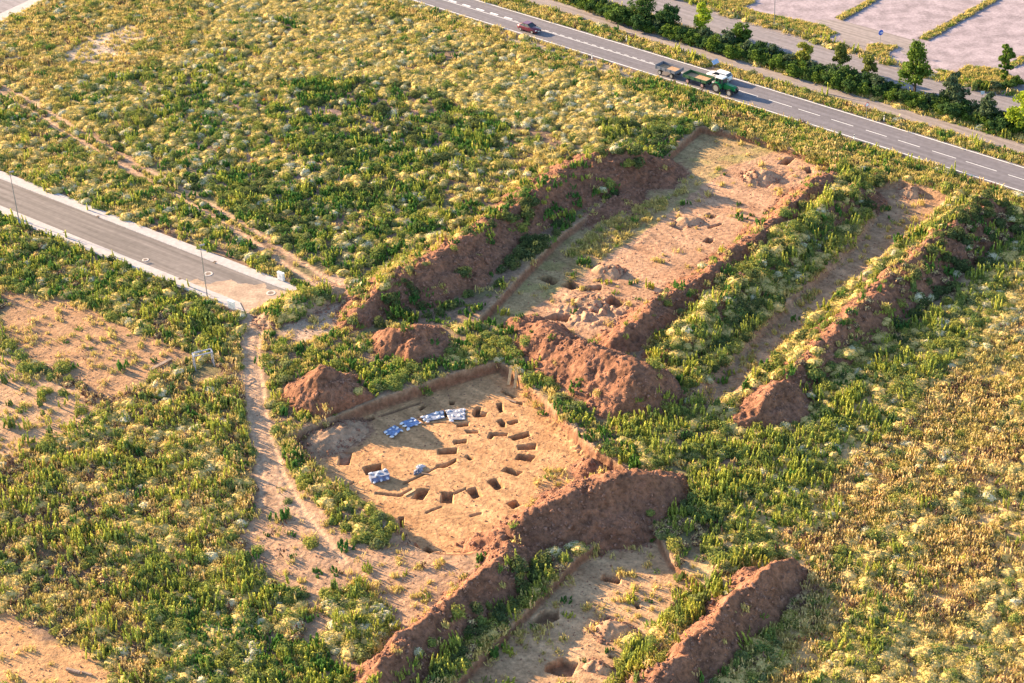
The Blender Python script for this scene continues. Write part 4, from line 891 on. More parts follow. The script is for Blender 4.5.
def scatter(name, label, cat, keys, tilt=.12):
    c = bpy.data.collections.new(name+'_kinds'); k0 = 0; order = []
    PT = []; RT = []; SS = []; ID = []
    for k in keys:
        ms = SP[k]
        for j, me in enumerate(ms):
            o = bpy.data.objects.new('%s_%02d' % (name, k0+j), me); c.objects.link(o)
        x, y, z, s, zi = species_pts[k]; n = len(x)
        PT.append(np.stack([x, y, z], -1)); RT.append(np.stack([rng.normal(size=n)*tilt, rng.normal(size=n)*tilt, rng.random(n)*6.28], -1))
        q = s[:, None]*np.stack([.85+.4*rng.random(n), .85+.4*rng.random(n), .8+.4*rng.random(n)], -1); SS.append(q); ID.append(k0+rng.integers(0, len(ms), n))
        if k == 'GR':
            dry = np.array([z_ >= 0 and VZW[int(z_)][2] in ('yellow', 'dry', 'bare', 'lowleft', 'pit', 'rut') for z_ in zi]) & (rng.random(n) < .85)
            ID[-1][dry] = k0+2*rng.integers(0, 2, dry.sum())
        k0 += len(ms)
    PT = np.concatenate(PT).astype(np.float32); RT = np.concatenate(RT).astype(np.float32); SS = np.concatenate(SS).astype(np.float32); ID = np.concatenate(ID).astype(np.int32)
    me = bpy.data.meshes.new(name); me.vertices.add(len(PT)); me.vertices.foreach_set('co', PT.ravel())
    me.attributes.new('rot', 'FLOAT_VECTOR', 'POINT').data.foreach_set('vector', RT.ravel())
    me.attributes.new('scl', 'FLOAT_VECTOR', 'POINT').data.foreach_set('vector', SS.ravel())
    me.attributes.new('pick', 'INT', 'POINT').data.foreach_set('value', ID)
    o = link(name, me); tag(o, label, cat, kind='stuff')
    g = bpy.data.node_groups.new(name+'_scatter', 'GeometryNodeTree'); g.interface.new_socket('Geometry', in_out='INPUT', socket_type='NodeSocketGeometry'); g.interface.new_socket('Geometry', in_out='OUTPUT', socket_type='NodeSocketGeometry')
    gi = g.nodes.new('NodeGroupInput'); go = g.nodes.new('NodeGroupOutput'); ip = g.nodes.new('GeometryNodeInstanceOnPoints'); ci = g.nodes.new('GeometryNodeCollectionInfo')
    ci.inputs['Collection'].default_value = c; ci.inputs['Separate Children'].default_value = True; ci.inputs['Reset Children'].default_value = True
    def na(t, n): 
        q = g.nodes.new('GeometryNodeInputNamedAttribute'); q.data_type = t; q.inputs['Name'].default_value = n; return q.outputs[0]
    g.links.new(gi.outputs[0], ip.inputs['Points']); g.links.new(ci.outputs[0], ip.inputs['Instance']); ip.inputs['Pick Instance'].default_value = True
    g.links.new(na('INT', 'pick'), ip.inputs['Instance Index']); g.links.new(na('FLOAT_VECTOR', 'rot'), ip.inputs['Rotation']); g.links.new(na('FLOAT_VECTOR', 'scl'), ip.inputs['Scale'])
    g.links.new(ip.outputs[0], go.inputs[0]); md = o.modifiers.new('scatter', 'NODES'); md.node_group = g
    print('scatter', name, len(PT)); return o
scatter('flowering_undergrowth', 'mass of low yellow and cream flowering bushes covering the fields', 'undergrowth', ['CY', 'CC', 'OR'])
scatter('green_undergrowth', 'mass of green bushes covering fields and banks', 'undergrowth', ['CG', 'CD'])
scatter('tall_weeds', 'countless upright green weeds among the bushes', 'weeds', ['SP', 'BG'])
scatter('dry_weeds', 'countless dry tan and brown stalks, thickest in the right field', 'dry weeds', ['ST', 'BR'])
scatter('grass', 'tufts of dry and green grass over fields and road verges', 'grass', ['GR'])
# clods
SP['CL'] = [rock('clod', M['clod'], s) for s in (1, 2, 3)]
xs, ys, zs, ss = [], [], [], []
for k, h in enumerate(HW):
    nm, lb, P, hs, sl, rd, bz = h; pad = (max(hs)-bz)/sl+1
    n = int((np.ptp(P[:, 0])+2*pad)*(np.ptp(P[:, 1])+2*pad)*6); x = rng.uniform(P[:, 0].min()-pad, P[:, 0].max()+pad, n); y = rng.uniform(P[:, 1].min()-pad, P[:, 1].max()+pad, n)
    hz = heap_z(x, y, h, k); gz = ground_z(x, y); m = (hz > gz-.45) & (fbm(x/2, y/2, 2, 9)+.2*rng.random(len(x)) > .52); x, y = x[m], y[m]
    xs.append(x); ys.append(y); zs.append(np.maximum(hz[m], gz[m])); ss.append(.12+.38*rng.random(len(x))**4)
x, y = cand(.9); m = keepout(x, y); x, y = x[m], y[m]; pz = plan(x, y); m = np.array([t in ('bare', 'pit') for _, _, t in VZW])[pz]; x, y = x[m], y[m]
xs.append(x); ys.append(y); zs.append(ground_z(x, y)); ss.append(.08+.16*rng.random(len(x))**2)
x = np.concatenate(xs); species_pts['CL'] = [x, np.concatenate(ys), np.concatenate(zs), np.concatenate(ss), np.zeros(len(x))]
scatter('earth_clods', 'loose clods of earth scattered over heaps and bare ground', 'clods', ['CL'], tilt=1.0)

# ------------------------------------------------------------------ trees and hedge
def crown_mesh(name, mat, h, r, z0, seed, leaf=.3, ncl=34, per=70, shape='oval'):
    q = np.random.default_rng(seed); C0 = []
    for i in range(ncl):
        d = q.normal(size=3); d /= np.linalg.norm(d); k = q.random()**.4
        t = (d[2]*k+1)/2
        w = {'oval': 1.0-.35*abs(t-.4)*1.6, 'cone': 1.15-.95*t, 'column': 1.0, 'shrub': 1.0}[shape]
        C0.append((d[0]*k*r*w, d[1]*k*r*w, z0+t*(h-z0)))
    C0 = np.array(C0); cr = r*.36*(.6+.7*q.random(ncl)); P = []; Nn = []
    for c, s in zip(C0, cr):
        d = q.normal(size=(per, 3)); d /= np.linalg.norm(d, axis=1)[:, None]; rr = s*(.55+.5*q.random(per))
        P.append(c+d*rr[:, None]*np.array([1, 1, .8])); Nn.append(d)
    P = np.concatenate(P); Nn = np.concatenate(Nn); P[:, 2] = np.maximum(P[:, 2], .1)
    c, f = quads(P, Nn, np.full(len(P), leaf), 1.2, jit=.55, seed=seed)
    return pmesh(name, [(c, f, 0)], [mat]), C0
T_LEAF = {'dark': leaf_mat('dark_tree_leaf', (.09, .15, .04), (.06, .115, .04)), 'green': leaf_mat('tree_leaf', (.13, .20, .035), (.10, .16, .035)),
          'bright': leaf_mat('bright_tree_leaf', (.36, .44, .04), (.30, .38, .04)), 'olive': leaf_mat('olive_tree_leaf', (.17, .19, .05), (.13, .16, .045)),
          'grey': leaf_mat('greyish_tree_leaf', (.12, .16, .08), (.09, .13, .07)), 'yellow': leaf_mat('yellowish_tree_leaf', (.35, .34, .06), (.28, .3, .06))}
TREES = [ # px base, py base, height, radius, kind, shape, label
 (642, 24, 6.0, 2.6, 'dark', 'oval', 'dark green tree at the left end of the roadside hedge, cut by the top edge'),
 (669, 30, 5.2, 2.4, 'dark', 'oval', 'dark rounded tree in the hedge between the leftmost tree and the bright one'),
 (702, 34, 6.0, 2.2, 'bright', 'cone', 'bright yellow-green tree in the hedge above the tractor'),
 (742, 46, 4.4, 1.9, 'green', 'oval', 'small mid-green tree barely higher than the hedge, right of the bright one'),
 (804, 67, 4.6, 1.6, 'yellow', 'oval', 'small yellowish tree in the hedge near the grass triangle'),
 (840, 71, 5.2, 1.6, 'olive', 'cone', 'slim olive tree in the hedge, beside the lot entrance'),
 (868, 82, 4.8, 1.4, 'olive', 'oval', 'short olive tree in the hedge left of the tallest tree'),
 (914, 97, 10.0, 3.0, 'green', 'cone', 'tallest tree, broad green crown rising from the hedge'),
 (953, 109, 6.4, 2.1, 'grey', 'oval', 'greyish-green tree right of the tallest tree'),
 (988, 124, 5.4, 1.5, 'grey', 'oval', 'narrow dark greyish tree near the right end of the hedge'),
 (1021, 133, 7.2, 2.8, 'bright', 'oval', 'bright green tree cut by the right edge of the picture'),
 (1004, 82, 7.0, 1.2, 'green', 'column', 'slender columnar tree on the grass island in the gravel lot')]
for i, (px, py, h, r, kd, sh, lb) in enumerate(TREES):
    x, y = at(px, py); t = empty('tree', (x, y, 0), label=lb, cat='tree')
    me, C0 = crown_mesh('crown', T_LEAF[kd], h, r, h*(.18 if sh != 'column' else .1), 300+i, leaf=.34 if h > 6 else .28, ncl=46 if h > 8 else 32, per=80, shape=sh)
    link('crown', me, t)
    b = MB(); b.tube([(0, 0, -.3), (.05, 0, h*.3), (0, .08, h*.62), (0, 0, h*.9)], [.03*h, .022*h, .013*h, .004*h])
    for c in C0[::3]:
        z = max(.3, c[2]*.55); b.tube([(0, 0, z), (c[0]*.5, c[1]*.5, z+(c[2]-z)*.6), tuple(c)], [.011*h, .007*h, .003*h], n=5)
    b.build('trunk', M['bark'], t)
HM = [crown_mesh('foliage', T_LEAF[k], 2.6, 1.7, .2, 400+i, leaf=.26, ncl=26, per=75, shape='shrub')[0] for i, k in enumerate(('dark', 'dark', 'green', 'grey'))]
sb = MB(); sb.tube([(0, 0, -.2), (.1, 0, .8), (.3, .1, 1.8)], [.06, .045, .02], 5); sb.tube([(.1, .05, -.2), (-.2, .1, 1.0), (-.4, .2, 1.7)], [.05, .04, .02], 5); sb.tube([(0, .1, -.2), (0, -.3, 1.0), (.1, -.6, 1.6)], [.05, .035, .02], 5)
so = sb.build('stem', M['bark']); STEM = so.data; bpy.data.objects.remove(so)
hl = resamp(atn([(530, -22), (575, 3), (610, 17), (640, 28), (680, 40), (720, 52), (768, 64), (820, 80), (860, 92), (908, 104), (960, 119), (1005, 131), (1040, 141), (1090, 155)]), 400)
hs_ = np.r_[0, np.cumsum(np.hypot(*(np.diff(hl, axis=0).T)))]
s = 0
hd = (hl[-1]-hl[0])/np.linalg.norm(hl[-1]-hl[0]); hn = np.array([-hd[1], hd[0]])
k = 0
while s < hs_[-1]:
    for row in (0, 1):
        c = np.array([np.interp(s+row*1.0, hs_, hl[:, 0]), np.interp(s+row*1.0, hs_, hl[:, 1])])+hn*(row*2.2-.4+.5*random.uniform(-1, 1))
        o = empty('hedge_shrub', (c[0], c[1], 0), random.uniform(0, 6.28), label='leafy shrub in the front row of the dark hedge beside the farm path' if row == 0 else 'leafy shrub in the back row of the hedge beside the access road', cat='shrub', group='front row hedge shrubs' if row == 0 else 'back row hedge shrubs')
        q = random.uniform(.7, 1.1); o.scale = (q*random.uniform(.9, 1.15), q*random.uniform(.9, 1.15), q*random.uniform(.75, 1.1))
        link('foliage', HM[k % 4], o); link('stem', STEM, o); k += 1
    s += random.uniform(1.9, 2.6)
for j, (px, py) in enumerate([(978, 88), (985, 89.5), (993, 90), (1002, 89.5), (1010, 88), (1017, 85)]):
    x, y = at(px, py); o = empty('low_shrub', (x, y, .05), j, label='low shrub along the rounded edge of the grass island in the lot', cat='shrub', group='shrubs along the island'); q = .55+.08*(j % 3); o.scale = (q, q, q*.8); link('foliage', HM[(j+1) % 4], o); link('stem', STEM, o)
# clump of low bushes in front of each of those trees is part of the undergrowth

# ------------------------------------------------------------------ street furniture
def lamp(px, py, h, label, head=1):
    x, y = at(px, py); t = empty('street_lamp', (x, y, 0), label=label, cat='street lamp')
    b = MB(); b.cyl((0, 0, -.2), (0, 0, 1.0), .085, .08, 10).cyl((0, 0, 1.0), (0, 0, h), .07, .045, 10); b.build('pole', M['steel'], t)
    b = MB(); b.cyl((0, 0, 0), (0, 0, .35), .12, .12, 10); b.build('base_collar', M['steel'], t)
    b = MB(); b.box((.25*head, .1, h+.03), (.75, .26, .12), rz=.4); hd_ = b.build('lamp_head', M['greyboard'], t, bevel=.02)
    b = MB(); b.box((.3*head, .1, h-.045), (.5, .2, .03), rz=.4); b.build('lens', M['lamp_white'], hd_)
    b = MB(); b.box((0, -.085, .8), (.09, .02, .35)); b.build('access_door', M['greyboard'], t)
    return t
lamp(19, 220.5, 8.2, 'slim grey street lamp at the left edge of the picture, on the near pavement')
lamp(207.5, 298, 8.4, 'slim grey street lamp beside the white cabinet near the end of the street')
lamp(774, 28, 9.5, 'street lamp by the gravel lot at the top, its head above the frame')
sd = atn([(0, 206.5), (240, 303.5)]); sang = math.atan2(sd[1][1]-sd[0][1], sd[1][0]-sd[0][0])
def cabinet(px, py, label):
    x, y = at(px, py); t = empty('utility_cabinet', (x, y, .1), sang, label=label, cat='cabinet')
    b = MB(); b.box((0, 0, .68), (1.15, .38, 1.15)); b.build('housing', M['white'], t, bevel=.02)
    b = MB(); b.box((0, 0, .05), (1.1, .34, .18)); b.build('plinth', M['kerb'], t)
    b = MB(); b.box((0, 0, 1.29), (1.22, .45, .06)); b.build('lid', M['white'], t, bevel=.01)
    for sx in (-.28, .28):
        b = MB(); b.box((sx, -.2, .7), (.5, .02, 1.0)); d = b.build('door', M['white'], t, bevel=.005)
        b = MB(); b.box((sx*.3, -.222, .75), (.03, .03, .16)); b.build('handle', M['steel'], d)
cabinet(232, 309.5, 'white utility cabinet on the near pavement beside the street lamp')
cabinet(281.5, 281, 'white utility cabinet on the far pavement at the end of the street')
def manhole(px, py, r, label):
    x, y = at(px, py); t = empty('manhole', (x, y, .012), label=label, cat='manhole')
    b = bmesh.new(); n = 28
    prof = [(r, 0), (r*.97, .05), (r*.66, .055), (r*.64, .02)]; rings = [[b.verts.new((q*math.cos(i*6.2832/n), q*math.sin(i*6.2832/n), z)) for i in range(n)] for q, z in prof]
    for a, c in zip(rings, rings[1:]):
        for i in range(n): b.faces.new((a[i], a[(i+1) % n], c[(i+1) % n], c[i]))
    me = bpy.data.meshes.new('collar'); b.to_mesh(me); b.free(); me.materials.append(M['stone']); link('collar', me, t)
    b = MB(); b.cyl((0, 0, .0), (0, 0, .04), r*.635, n=28); 
    for i in range(-2, 3): b.box((0, i*r*.2, .045), (r*.8, .03, .01))
    b.build('cover', M['oldwood'], t)
manhole(208.3, 274, .66, 'pale ringed manhole in the street beside the lamp post'); manhole(271, 293.2, .68, 'pale ringed manhole near the sandy end of the street'); manhole(145.5, 260, .5, 'small white manhole further up the street')
for px, py, w in ((98, 217, 'upper kerb, farther up the street'), (215, 262.5, 'upper kerb, near the ringed manhole'), (65, 233, 'lower kerb, farther up the street'), (180, 279.5, 'lower kerb, just before the lamp')):
    x, y = at(px, py); t = empty('road_gully', (x, y, .012), sang, label='small rusty gully at the '+w, cat='gully')
    b = MB(); b.box((0, 0, .05), (.5, .5, .12)); b.build('frame', M['oldwood'], t)
    b = MB()
    for i in range(4): b.box((0, -.15+i*.1, .12), (.4, .04, .02))
    b.build('grate', M['black'], t)
def delineator(px, py, lb):
    x, y = at(px, py); t = empty('delineator_post', (x, y, -.02), .5, label=lb, cat='marker post')
    b = MB(); b.box((0, 0, .5), (.14, .12, 1.0), taper=.85); b.build('post', M['white'], t)
    b = MB(); b.box((0, 0, .82), (.145, .13, .22), taper=.97); bd = b.build('black_band', M['black'], t)
    b = MB(); b.box((0, -.068, .82), (.05, .012, .16)); b.build('reflector', M['lamp_white'], bd)
delineator(592, 59, 'white marker post with black band on the near verge, right of the dark red car')
delineator(626.5, 41, 'white marker post on the far verge, above the trailers')
delineator(854, 140, 'white marker post on the near verge below the round sign')
delineator(884, 121, 'white marker post on the far verge right of the round sign')
def disc_sign(px, py, h, r, mats, label, blue=False, face=-math.pi/2+.4):
    x, y = at(px, py); t = empty('road_sign', (x, y, -.02), label=label, cat='sign')
    b = MB(); b.cyl((0, 0, -.1), (0, 0, h+.1), .035, n=8); b.build('pole', M['steel'], t)
    n = Vector((math.cos(face), math.sin(face), 0)); c = Vector((0, 0, h-r))+n*.05
    b = MB(); b.cyl(c, c+n*.02, r, n=28); p = b.build('sign_plate', mats[0], t)
    b = MB()
    if blue:
        u = Vector((-n.y, n.x, 0)); a = c+n*.024
        b.cyl(a-u*r*.55-Vector((0, 0, r*.1)), a+u*r*.4-Vector((0, 0, r*.1)), .06, n=6); b.cyl(a+u*r*.55-Vector((0, 0, r*.1)), a+u*r*.15+Vector((0, 0, r*.3)), .05, n=6); b.cyl(a+u*r*.55-Vector((0, 0, r*.1)), a+u*r*.15-Vector((0, 0, r*.5)), .05, n=6)
    else: b.cyl(c+n*.02, c+n*.028, r*.76, n=28)
    b.build('symbol', mats[1], p)
disc_sign(866, 119, 3.0, .42, (M['signred'], M['white']), 'round white sign with red rim on a pole beside the farm path')
disc_sign(880, 44, 2.7, .5, (M['signblue'], M['white']), 'round blue sign with white arrow on the island at the lot entrance', blue=True)
# tilted blue board by the white car
x, y = at(715, 68); t = empty('notice_board', (x, y, 0), .75, label='tilted blue board on two short posts in the verge beside the white car', cat='sign')
b = MB(); b.box((-.55, 0, .55), (.06, .06, 1.3)).box((.55, 0, .55), (.06, .06, 1.3)); b.build('post', M['steel'], t)
b = MB(); b.box((0, -.06, 1.2), (1.5, .05, .8), rx=-.7); b.build('panel', simple('pale_blue_sheet', (.34, .46, .66), .45, var=.05), t)
x, y = at(981, 108); t = empty('road_sign', (x, y, 0), label='small white sign on a thin pole behind the narrow dark tree', cat='sign')
b = MB(); b.cyl((0, 0, 0), (0, 0, 3.0), .035, n=8); b.build('pole', M['steel'], t)
b = MB(); b.box((0, -.05, 2.75), (.6, .02, .6)); b.build('sign_plate', M['white'], t)
# little black box behind far cabinet
x, y = at(286.5, 273.5); t = tag(MB().box((0, 0, .55), (.3, .3, 1.1)).build('marker_stone', M['oldwood'], loc=(x, y, 0), bevel=.03), 'dark wooden post stub behind the far utility cabinet', 'post')

# ------------------------------------------------------------------ vehicles
def wheel(parent, x, y, r, w, rimmat, name='wheel'):
    b = MB(); b.cyl((x, y-w/2, r), (x, y+w/2, r), r, n=22); o = b.build(name, M['black'], parent, bevel=r*.06)
    b = MB(); b.cyl((x, y-w/2-.012, r), (x, y+w/2+.012, r), r*.6, n=18); rr = b.build('rim', rimmat, o)
    return o
def loft(name, secs, mat, parent, close=True, bevel=0):
    """secs: list of (x, [(y,z)...]) half sections mirrored"""
    b = bmesh.new(); rows = []
    for x, pts in secs:
        full = [(y, z) for y, z in pts]+[(-y, z) for y, z in reversed(pts) if abs(y) > 1e-6]
        rows.append([b.verts.new((x, y, z)) for y, z in full])
    for a, c in zip(rows, rows[1:]):
        n = len(a)
        for i in range(n): b.faces.new((a[i], a[(i+1) % n], c[(i+1) % n], c[i]))
    b.faces.new(rows[0][::-1]); b.faces.new(rows[-1]); bmesh.ops.recalc_face_normals(b, faces=b.faces)
    if bevel: bmesh.ops.bevel(b, geom=list(b.edges), offset=bevel, segments=2, affect='EDGES', clamp_overlap=True)
    me = bpy.data.meshes.new(name); b.to_mesh(me); b.free(); me.materials.append(mat)
    for p in me.polygons: p.use_smooth = bevel > 0
    return link(name, me, parent)
def car(loc, ang, paint, label, hatch=False):
    t = empty('car', (loc[0], loc[1], .02), ang, label=label, cat='car'); t.scale = (1.06, 1.06, 1.06)
    hwid = .86
    def sec(x, zt, w, zb=.25): return (x, [(0, zb), (w*.92, zb), (w, zb+.2), (w*1.0, zt-.12), (w*.93, zt), (0, zt+.03)])
    rearz = .98 if hatch else .95
    S_ = [sec(-2.15, .80, .76, .35), sec(-2.08, rearz-.05, .82, .28), sec(-1.5, rearz, hwid, .24), sec(-.5, .98, hwid, .22), sec(.75, .97, hwid, .22), sec(1.5, .86, .85, .24), sec(2.0, .74, .80, .28), sec(2.15, .6, .72, .34)]
    body = loft('body', S_, paint, t, bevel=.02)
    # greenhouse glass and roof
    if hatch: pr = [(-2.0, .97, .02), (-1.72, 1.40, .17), (.25, 1.44, .17), (1.05, .96, .04)]
    else: pr = [(-1.55, .95, .04), (-1.0, 1.38, .17), (.15, 1.40, .17), (.95, .96, .04)]
    b = MB(); b.side([(p[0], p[1], p[2]) for p in pr], -.80, .80); g = b.build('window_glass', M['glass'], t)
    b = MB(); x0, x1 = pr[1][0]-.04, pr[2][0]+.04; b.box(((x0+x1)/2, 0, 1.43), (x1-x0, 1.28, .06)); b.build('roof', paint, t, bevel=.02)
    b = MB()
    for sy in (-1, 1):
        for (a, c) in ((pr[0], pr[1]), (pr[3], pr[2])): b.tube([(a[0], sy*(.80-a[2]), a[1]), (c[0], sy*(.80-c[2]), c[1]+.01)], [.04, .035], 6)
        xm = -.55; b.tube([(xm, sy*.775, .96), (xm-.03, sy*.64, 1.41)], [.04, .035], 6)
    b.build('pillars', paint, t)
    for sx in (-1.32, 1.35):
        for sy in (-1, 1): wheel(t, sx, sy*.77, .32, .2, M['rim'])
    for sy in (-1, 1):
        b = MB(); b.box((2.07, sy*.58, .66), (.12, .34, .15)); b.build('headlight', M['lamp_white'], t, bevel=.02)
        b = MB(); b.box((-2.13, sy*.62, .78), (.1, .24, .18)); b.build('tail_light', M['lamp_red'], t, bevel=.02)
        b = MB(); b.box((.72, sy*.95, .98), (.12, .16, .12)); b.build('mirror', paint, t, bevel=.02)
    b = MB(); b.box((2.15, 0, .42), (.06, .5, .11)).box((-2.17, 0, .55), (.04, .5, .11)); b.build('number_plate', M['white'], t)
    return t
_, ang0 = road_at(s_of(527, 27)); p, a = road_at(s_of(529, 31), -hw*.5); car(p, a, M['red_paint'], 'dark red car alone on the road near the top of the picture')
p, a = road_at(s_of(718, 80), hw*.5); car(p, a+math.pi, M['white_paint'], 'white hatchback passing beside the tractor', hatch=True)
def tractor(loc, ang):
    t = empty('tractor', (loc[0], loc[1], .02), ang, label='green tractor with a white cab roof pulling two trailers', cat='tractor'); t.scale = (1.02, 1.02, 1.05)
    b = MB(); b.side([(.2, .75), (2.45, .75), (2.6, .95), (2.6, 1.3), (2.2, 1.52), (.2, 1.62)], -.38, .38); b.build('hood', M['green_paint'], t, bevel=.05)
    b = MB(); b.box((2.625, 0, 1.05), (.03, .6, .45)); b.build('grille', M['black'], t)
    b = MB(); b.box((.6, 0, .7), (3.2, .5, .35)); b.build('chassis', M['black'], t)
    b = MB(); b.side([(-1.25, 1.05, 0), (.25, 1.05, 0), (.15, 2.35, .1), (-1.1, 2.4, .1)], -.72, .72); b.build('cab_glass', M['glass'], t)
    b = MB()
    for sy in (-1, 1):
        for a_, c_ in (((-1.25, 1.05), (-1.1, 2.4)), ((.25, 1.05), (.15, 2.35)), ((-.55, 1.05), (-.5, 2.38))): b.tube([(a_[0], sy*.73, a_[1]), (c_[0], sy*.63, c_[1])], [.05, .05], 6)
    b.build('cab_frame', M['green_paint'], t)
    b = MB(); b.box((-.48, 0, 2.5), (1.55, 1.4, .18), taper=.88); b.build('cab_roof', M['white_paint'], t, bevel=.04)
    for sy in (-1, 1):
        b = MB(); n = 9
        pr = [(-.75+.95*math.cos(q), .85+.95*math.sin(q)) for q in np.linspace(.1, math.pi-.5, n)]; pr += [(-.75+.88*math.cos(q), .85+.88*math.sin(q)) for q in np.linspace(math.pi-.5, .1, n)]
        y0, y1 = (.62, 1.15) if sy > 0 else (-1.15, -.62); b.side(pr, y0, y1); b.build('fender', M['green_paint'], t)
        wheel(t, -.75, sy*.9, .85, .48, M['rim']); wheel(t, 1.85, sy*.82, .58, .36, M['rim'])
        b = MB(); b.cyl((2.58, sy*.25, 1.12), (2.64, sy*.25, 1.12), .09, n=12); b.build('headlight', M['lamp_white'], t)
    b = MB(); b.cyl((.75, .3, 1.5), (.75, .3, 2.4), .05, n=8); b.build('exhaust', M['steel'], t)
    b = MB(); b.box((.95, 0, .5), (.8, 1.2, .12)).box((-.75, 0, .85), (.25, 1.7, .25)).box((1.85, 0, .58), (.16, 1.5, .16)); b.build('axle', M['black'], t)
    b = MB(); b.box((-1.55, 0, .55), (.5, .12, .1)); b.build('hitch', M['black'], t)
    return t
def trailer(loc, ang, L_, board, rim, label, z=1.0, h=.5):
    t = empty('trailer', (loc[0], loc[1], .02), ang, label=label, cat='trailer'); wd = 2.1; t.scale = (1.02, 1.06, 1.08)
    b = MB(); b.box((0, 0, z), (L_, wd, .1)); b.build('bed', M['bedfloor'], t)
    for sy in (-1, 1):
        b = MB(); b.box((0, sy*(wd/2+.035), z+h/2-.03), (L_+.1, .06, h)); 
        for i in range(5): b.box((-L_/2+.1+i*(L_-.2)/4, sy*(wd/2+.08), z+h/2-.03), (.08, .04, h+.02))
        b.build('side_board', board, t)
    for sx in (-1, 1):
        b = MB(); b.box((sx*(L_/2+.035), 0, z+h/2-.03), (.06, wd, h+(.2 if sx < 0 else 0))); b.build('end_board', board, t)
    b = MB(); b.box((0, .4, z-.16), (L_, .12, .18)).box((0, -.4, z-.16), (L_, .12, .18)).box((L_/2-.9, 0, .42), (.14, wd-.3, .14)).box((-L_/2+.9, 0, .42), (.14, wd-.3, .14)).box((L_/2-.9, 0, .66), (.5, .5, .42)).box((-L_/2+.9, 0, .66), (.3, .9, .42)); b.build('chassis', M['black'], t)
    b = MB(); b.tube([(L_/2-.9, .4, .45), (L_/2+1.35, 0, .55)], [.06, .05], 6); b.tube([(L_/2-.9, -.4, .45), (L_/2+1.35, 0, .55)], [.06, .05], 6); b.build('drawbar', M['steel'], t)
    for sx in (-1, 1):
        for sy in (-1, 1): wheel(t, sx*(L_/2-.9), sy*(wd/2-.12), .43, .24, rim)
    return t
sT = s_of(728, 92); p, a = road_at(sT-.6, -hw*.58); tractor(p, a)
p, a = road_at(sT-6.0, -hw*.56); trailer(p, a, 4.9, M['dkgreen'], M['redrim'], 'empty flat trailer with dark green side boards hitched to the tractor')
p, a = road_at(sT-12.4, -hw*.56); trailer(p, a, 4.3, M['greyboard'], M['rim'], 'grey-blue trailer at the rear, coupled behind the green trailer')

# ------------------------------------------------------------------ things in the dig
def gz1(x, y): return float(max(ground_z(np.array([x]), np.array([y]))[0], heap_all(np.array([x]), np.array([y]))[0]))
def tarp(q, mat, label, seed, z=ZM, lift=.06):
    P = [Vector(at(a[0], a[1], z)) for a in q]; n = 14; co = []; fs = []
    for j in range(n+1):
        for i in range(n+1):
            u, v = i/n, j/n; p = P[0].lerp(P[1], u).lerp(P[3].lerp(P[2], u), v)
            co.append((p.x, p.y, z+lift+.12*float(vn(np.array([p.x*2.3+seed]), np.array([p.y*2.3]), seed)[0])))
    co = np.array(co); o0 = co.mean(0); fs = [(j*(n+1)+i, j*(n+1)+i+1, (j+1)*(n+1)+i+1, (j+1)*(n+1)+i) for j in range(n) for i in range(n)]
    me = mesh_np('plastic_sheet', co-o0, fs, mat=mat, smooth=True); o = link('plastic_sheet', me, loc=tuple(o0)); md = o.modifiers.new('thick', 'SOLIDIFY'); md.thickness = .02
    return tag(o, label, 'plastic sheet')
tarp([(383, 432.6), (394.5, 426), (403, 430.6), (392.6, 437.5)], M['blueplast'], 'dark blue plastic sheet, leftmost in the row on the pit floor', 1)
tarp([(402, 422.5), (414, 418.5), (421, 424), (408, 429)], M['blueplast'], 'dark blue plastic sheet, second from the left in the pit row', 2)
tarp([(421.5, 417), (444, 410.8), (444, 419), (424, 422.5)], M['greyblue'], 'long grey-blue plastic sheet lying over a slot in the pit row', 3)
tarp([(445, 411), (465, 409), (465.5, 420.4), (449.5, 421)], M['greyplast'], 'pale square plastic sheet, rightmost in the pit row', 4)
bagb = bmesh.new(); bmesh.ops.create_icosphere(bagb, subdivisions=3, radius=.5)
for v in bagb.verts:
    p = v.co; e = 1.25-.4*abs(p.z); v.co = Vector((p.x*1.0*(1+.08*math.sin(p.y*9)), p.y*.62, p.z*.42*(1+.15*math.sin(p.x*8))))
bagm = bpy.data.meshes.new('sandbag'); bagb.to_mesh(bagm); bagb.free(); bagm.materials.append(M['bag'])
for p_ in bagm.polygons: p_.use_smooth = True
bags = [(385, 432.5, 'a'), (388, 435, 'a'), (392, 436.6, 'a'), (394, 427, 'a'), (397.5, 429, 'a'), (401, 431.5, 'a'), (396, 434.5, 'a'), (390, 429.5, 'a'),
        (402, 423.5, 'b'), (405, 426, 'b'), (408, 428.8, 'b'), (412, 418.8, 'b'), (415, 420.5, 'b'), (420, 423.5, 'b'), (416.5, 425.5, 'b'), (411.5, 421.5, 'b'),
        (422, 417, 'c'), (424, 420, 'c'), (427, 422, 'c'), (427, 417, 'c'), (436, 414, 'c'), (438, 417.5, 'c'), (443, 413, 'c'), (443.5, 417, 'c'), (436.5, 412.5, 'c'),
        (449, 411, 'd'), (453, 416, 'd'), (459, 410.5, 'd'), (464, 410, 'd'), (464.5, 414, 'd'), (464, 419.5, 'd'), (451, 420.5, 'd'), (460, 415, 'd'), (456, 412, 'd')]
SN = {'a': 'white sandbag weighting the leftmost blue sheet', 'b': 'white sandbag weighting the second blue sheet', 'c': 'white sandbag weighting the long grey-blue sheet', 'd': 'white sandbag weighting the pale square sheet'}
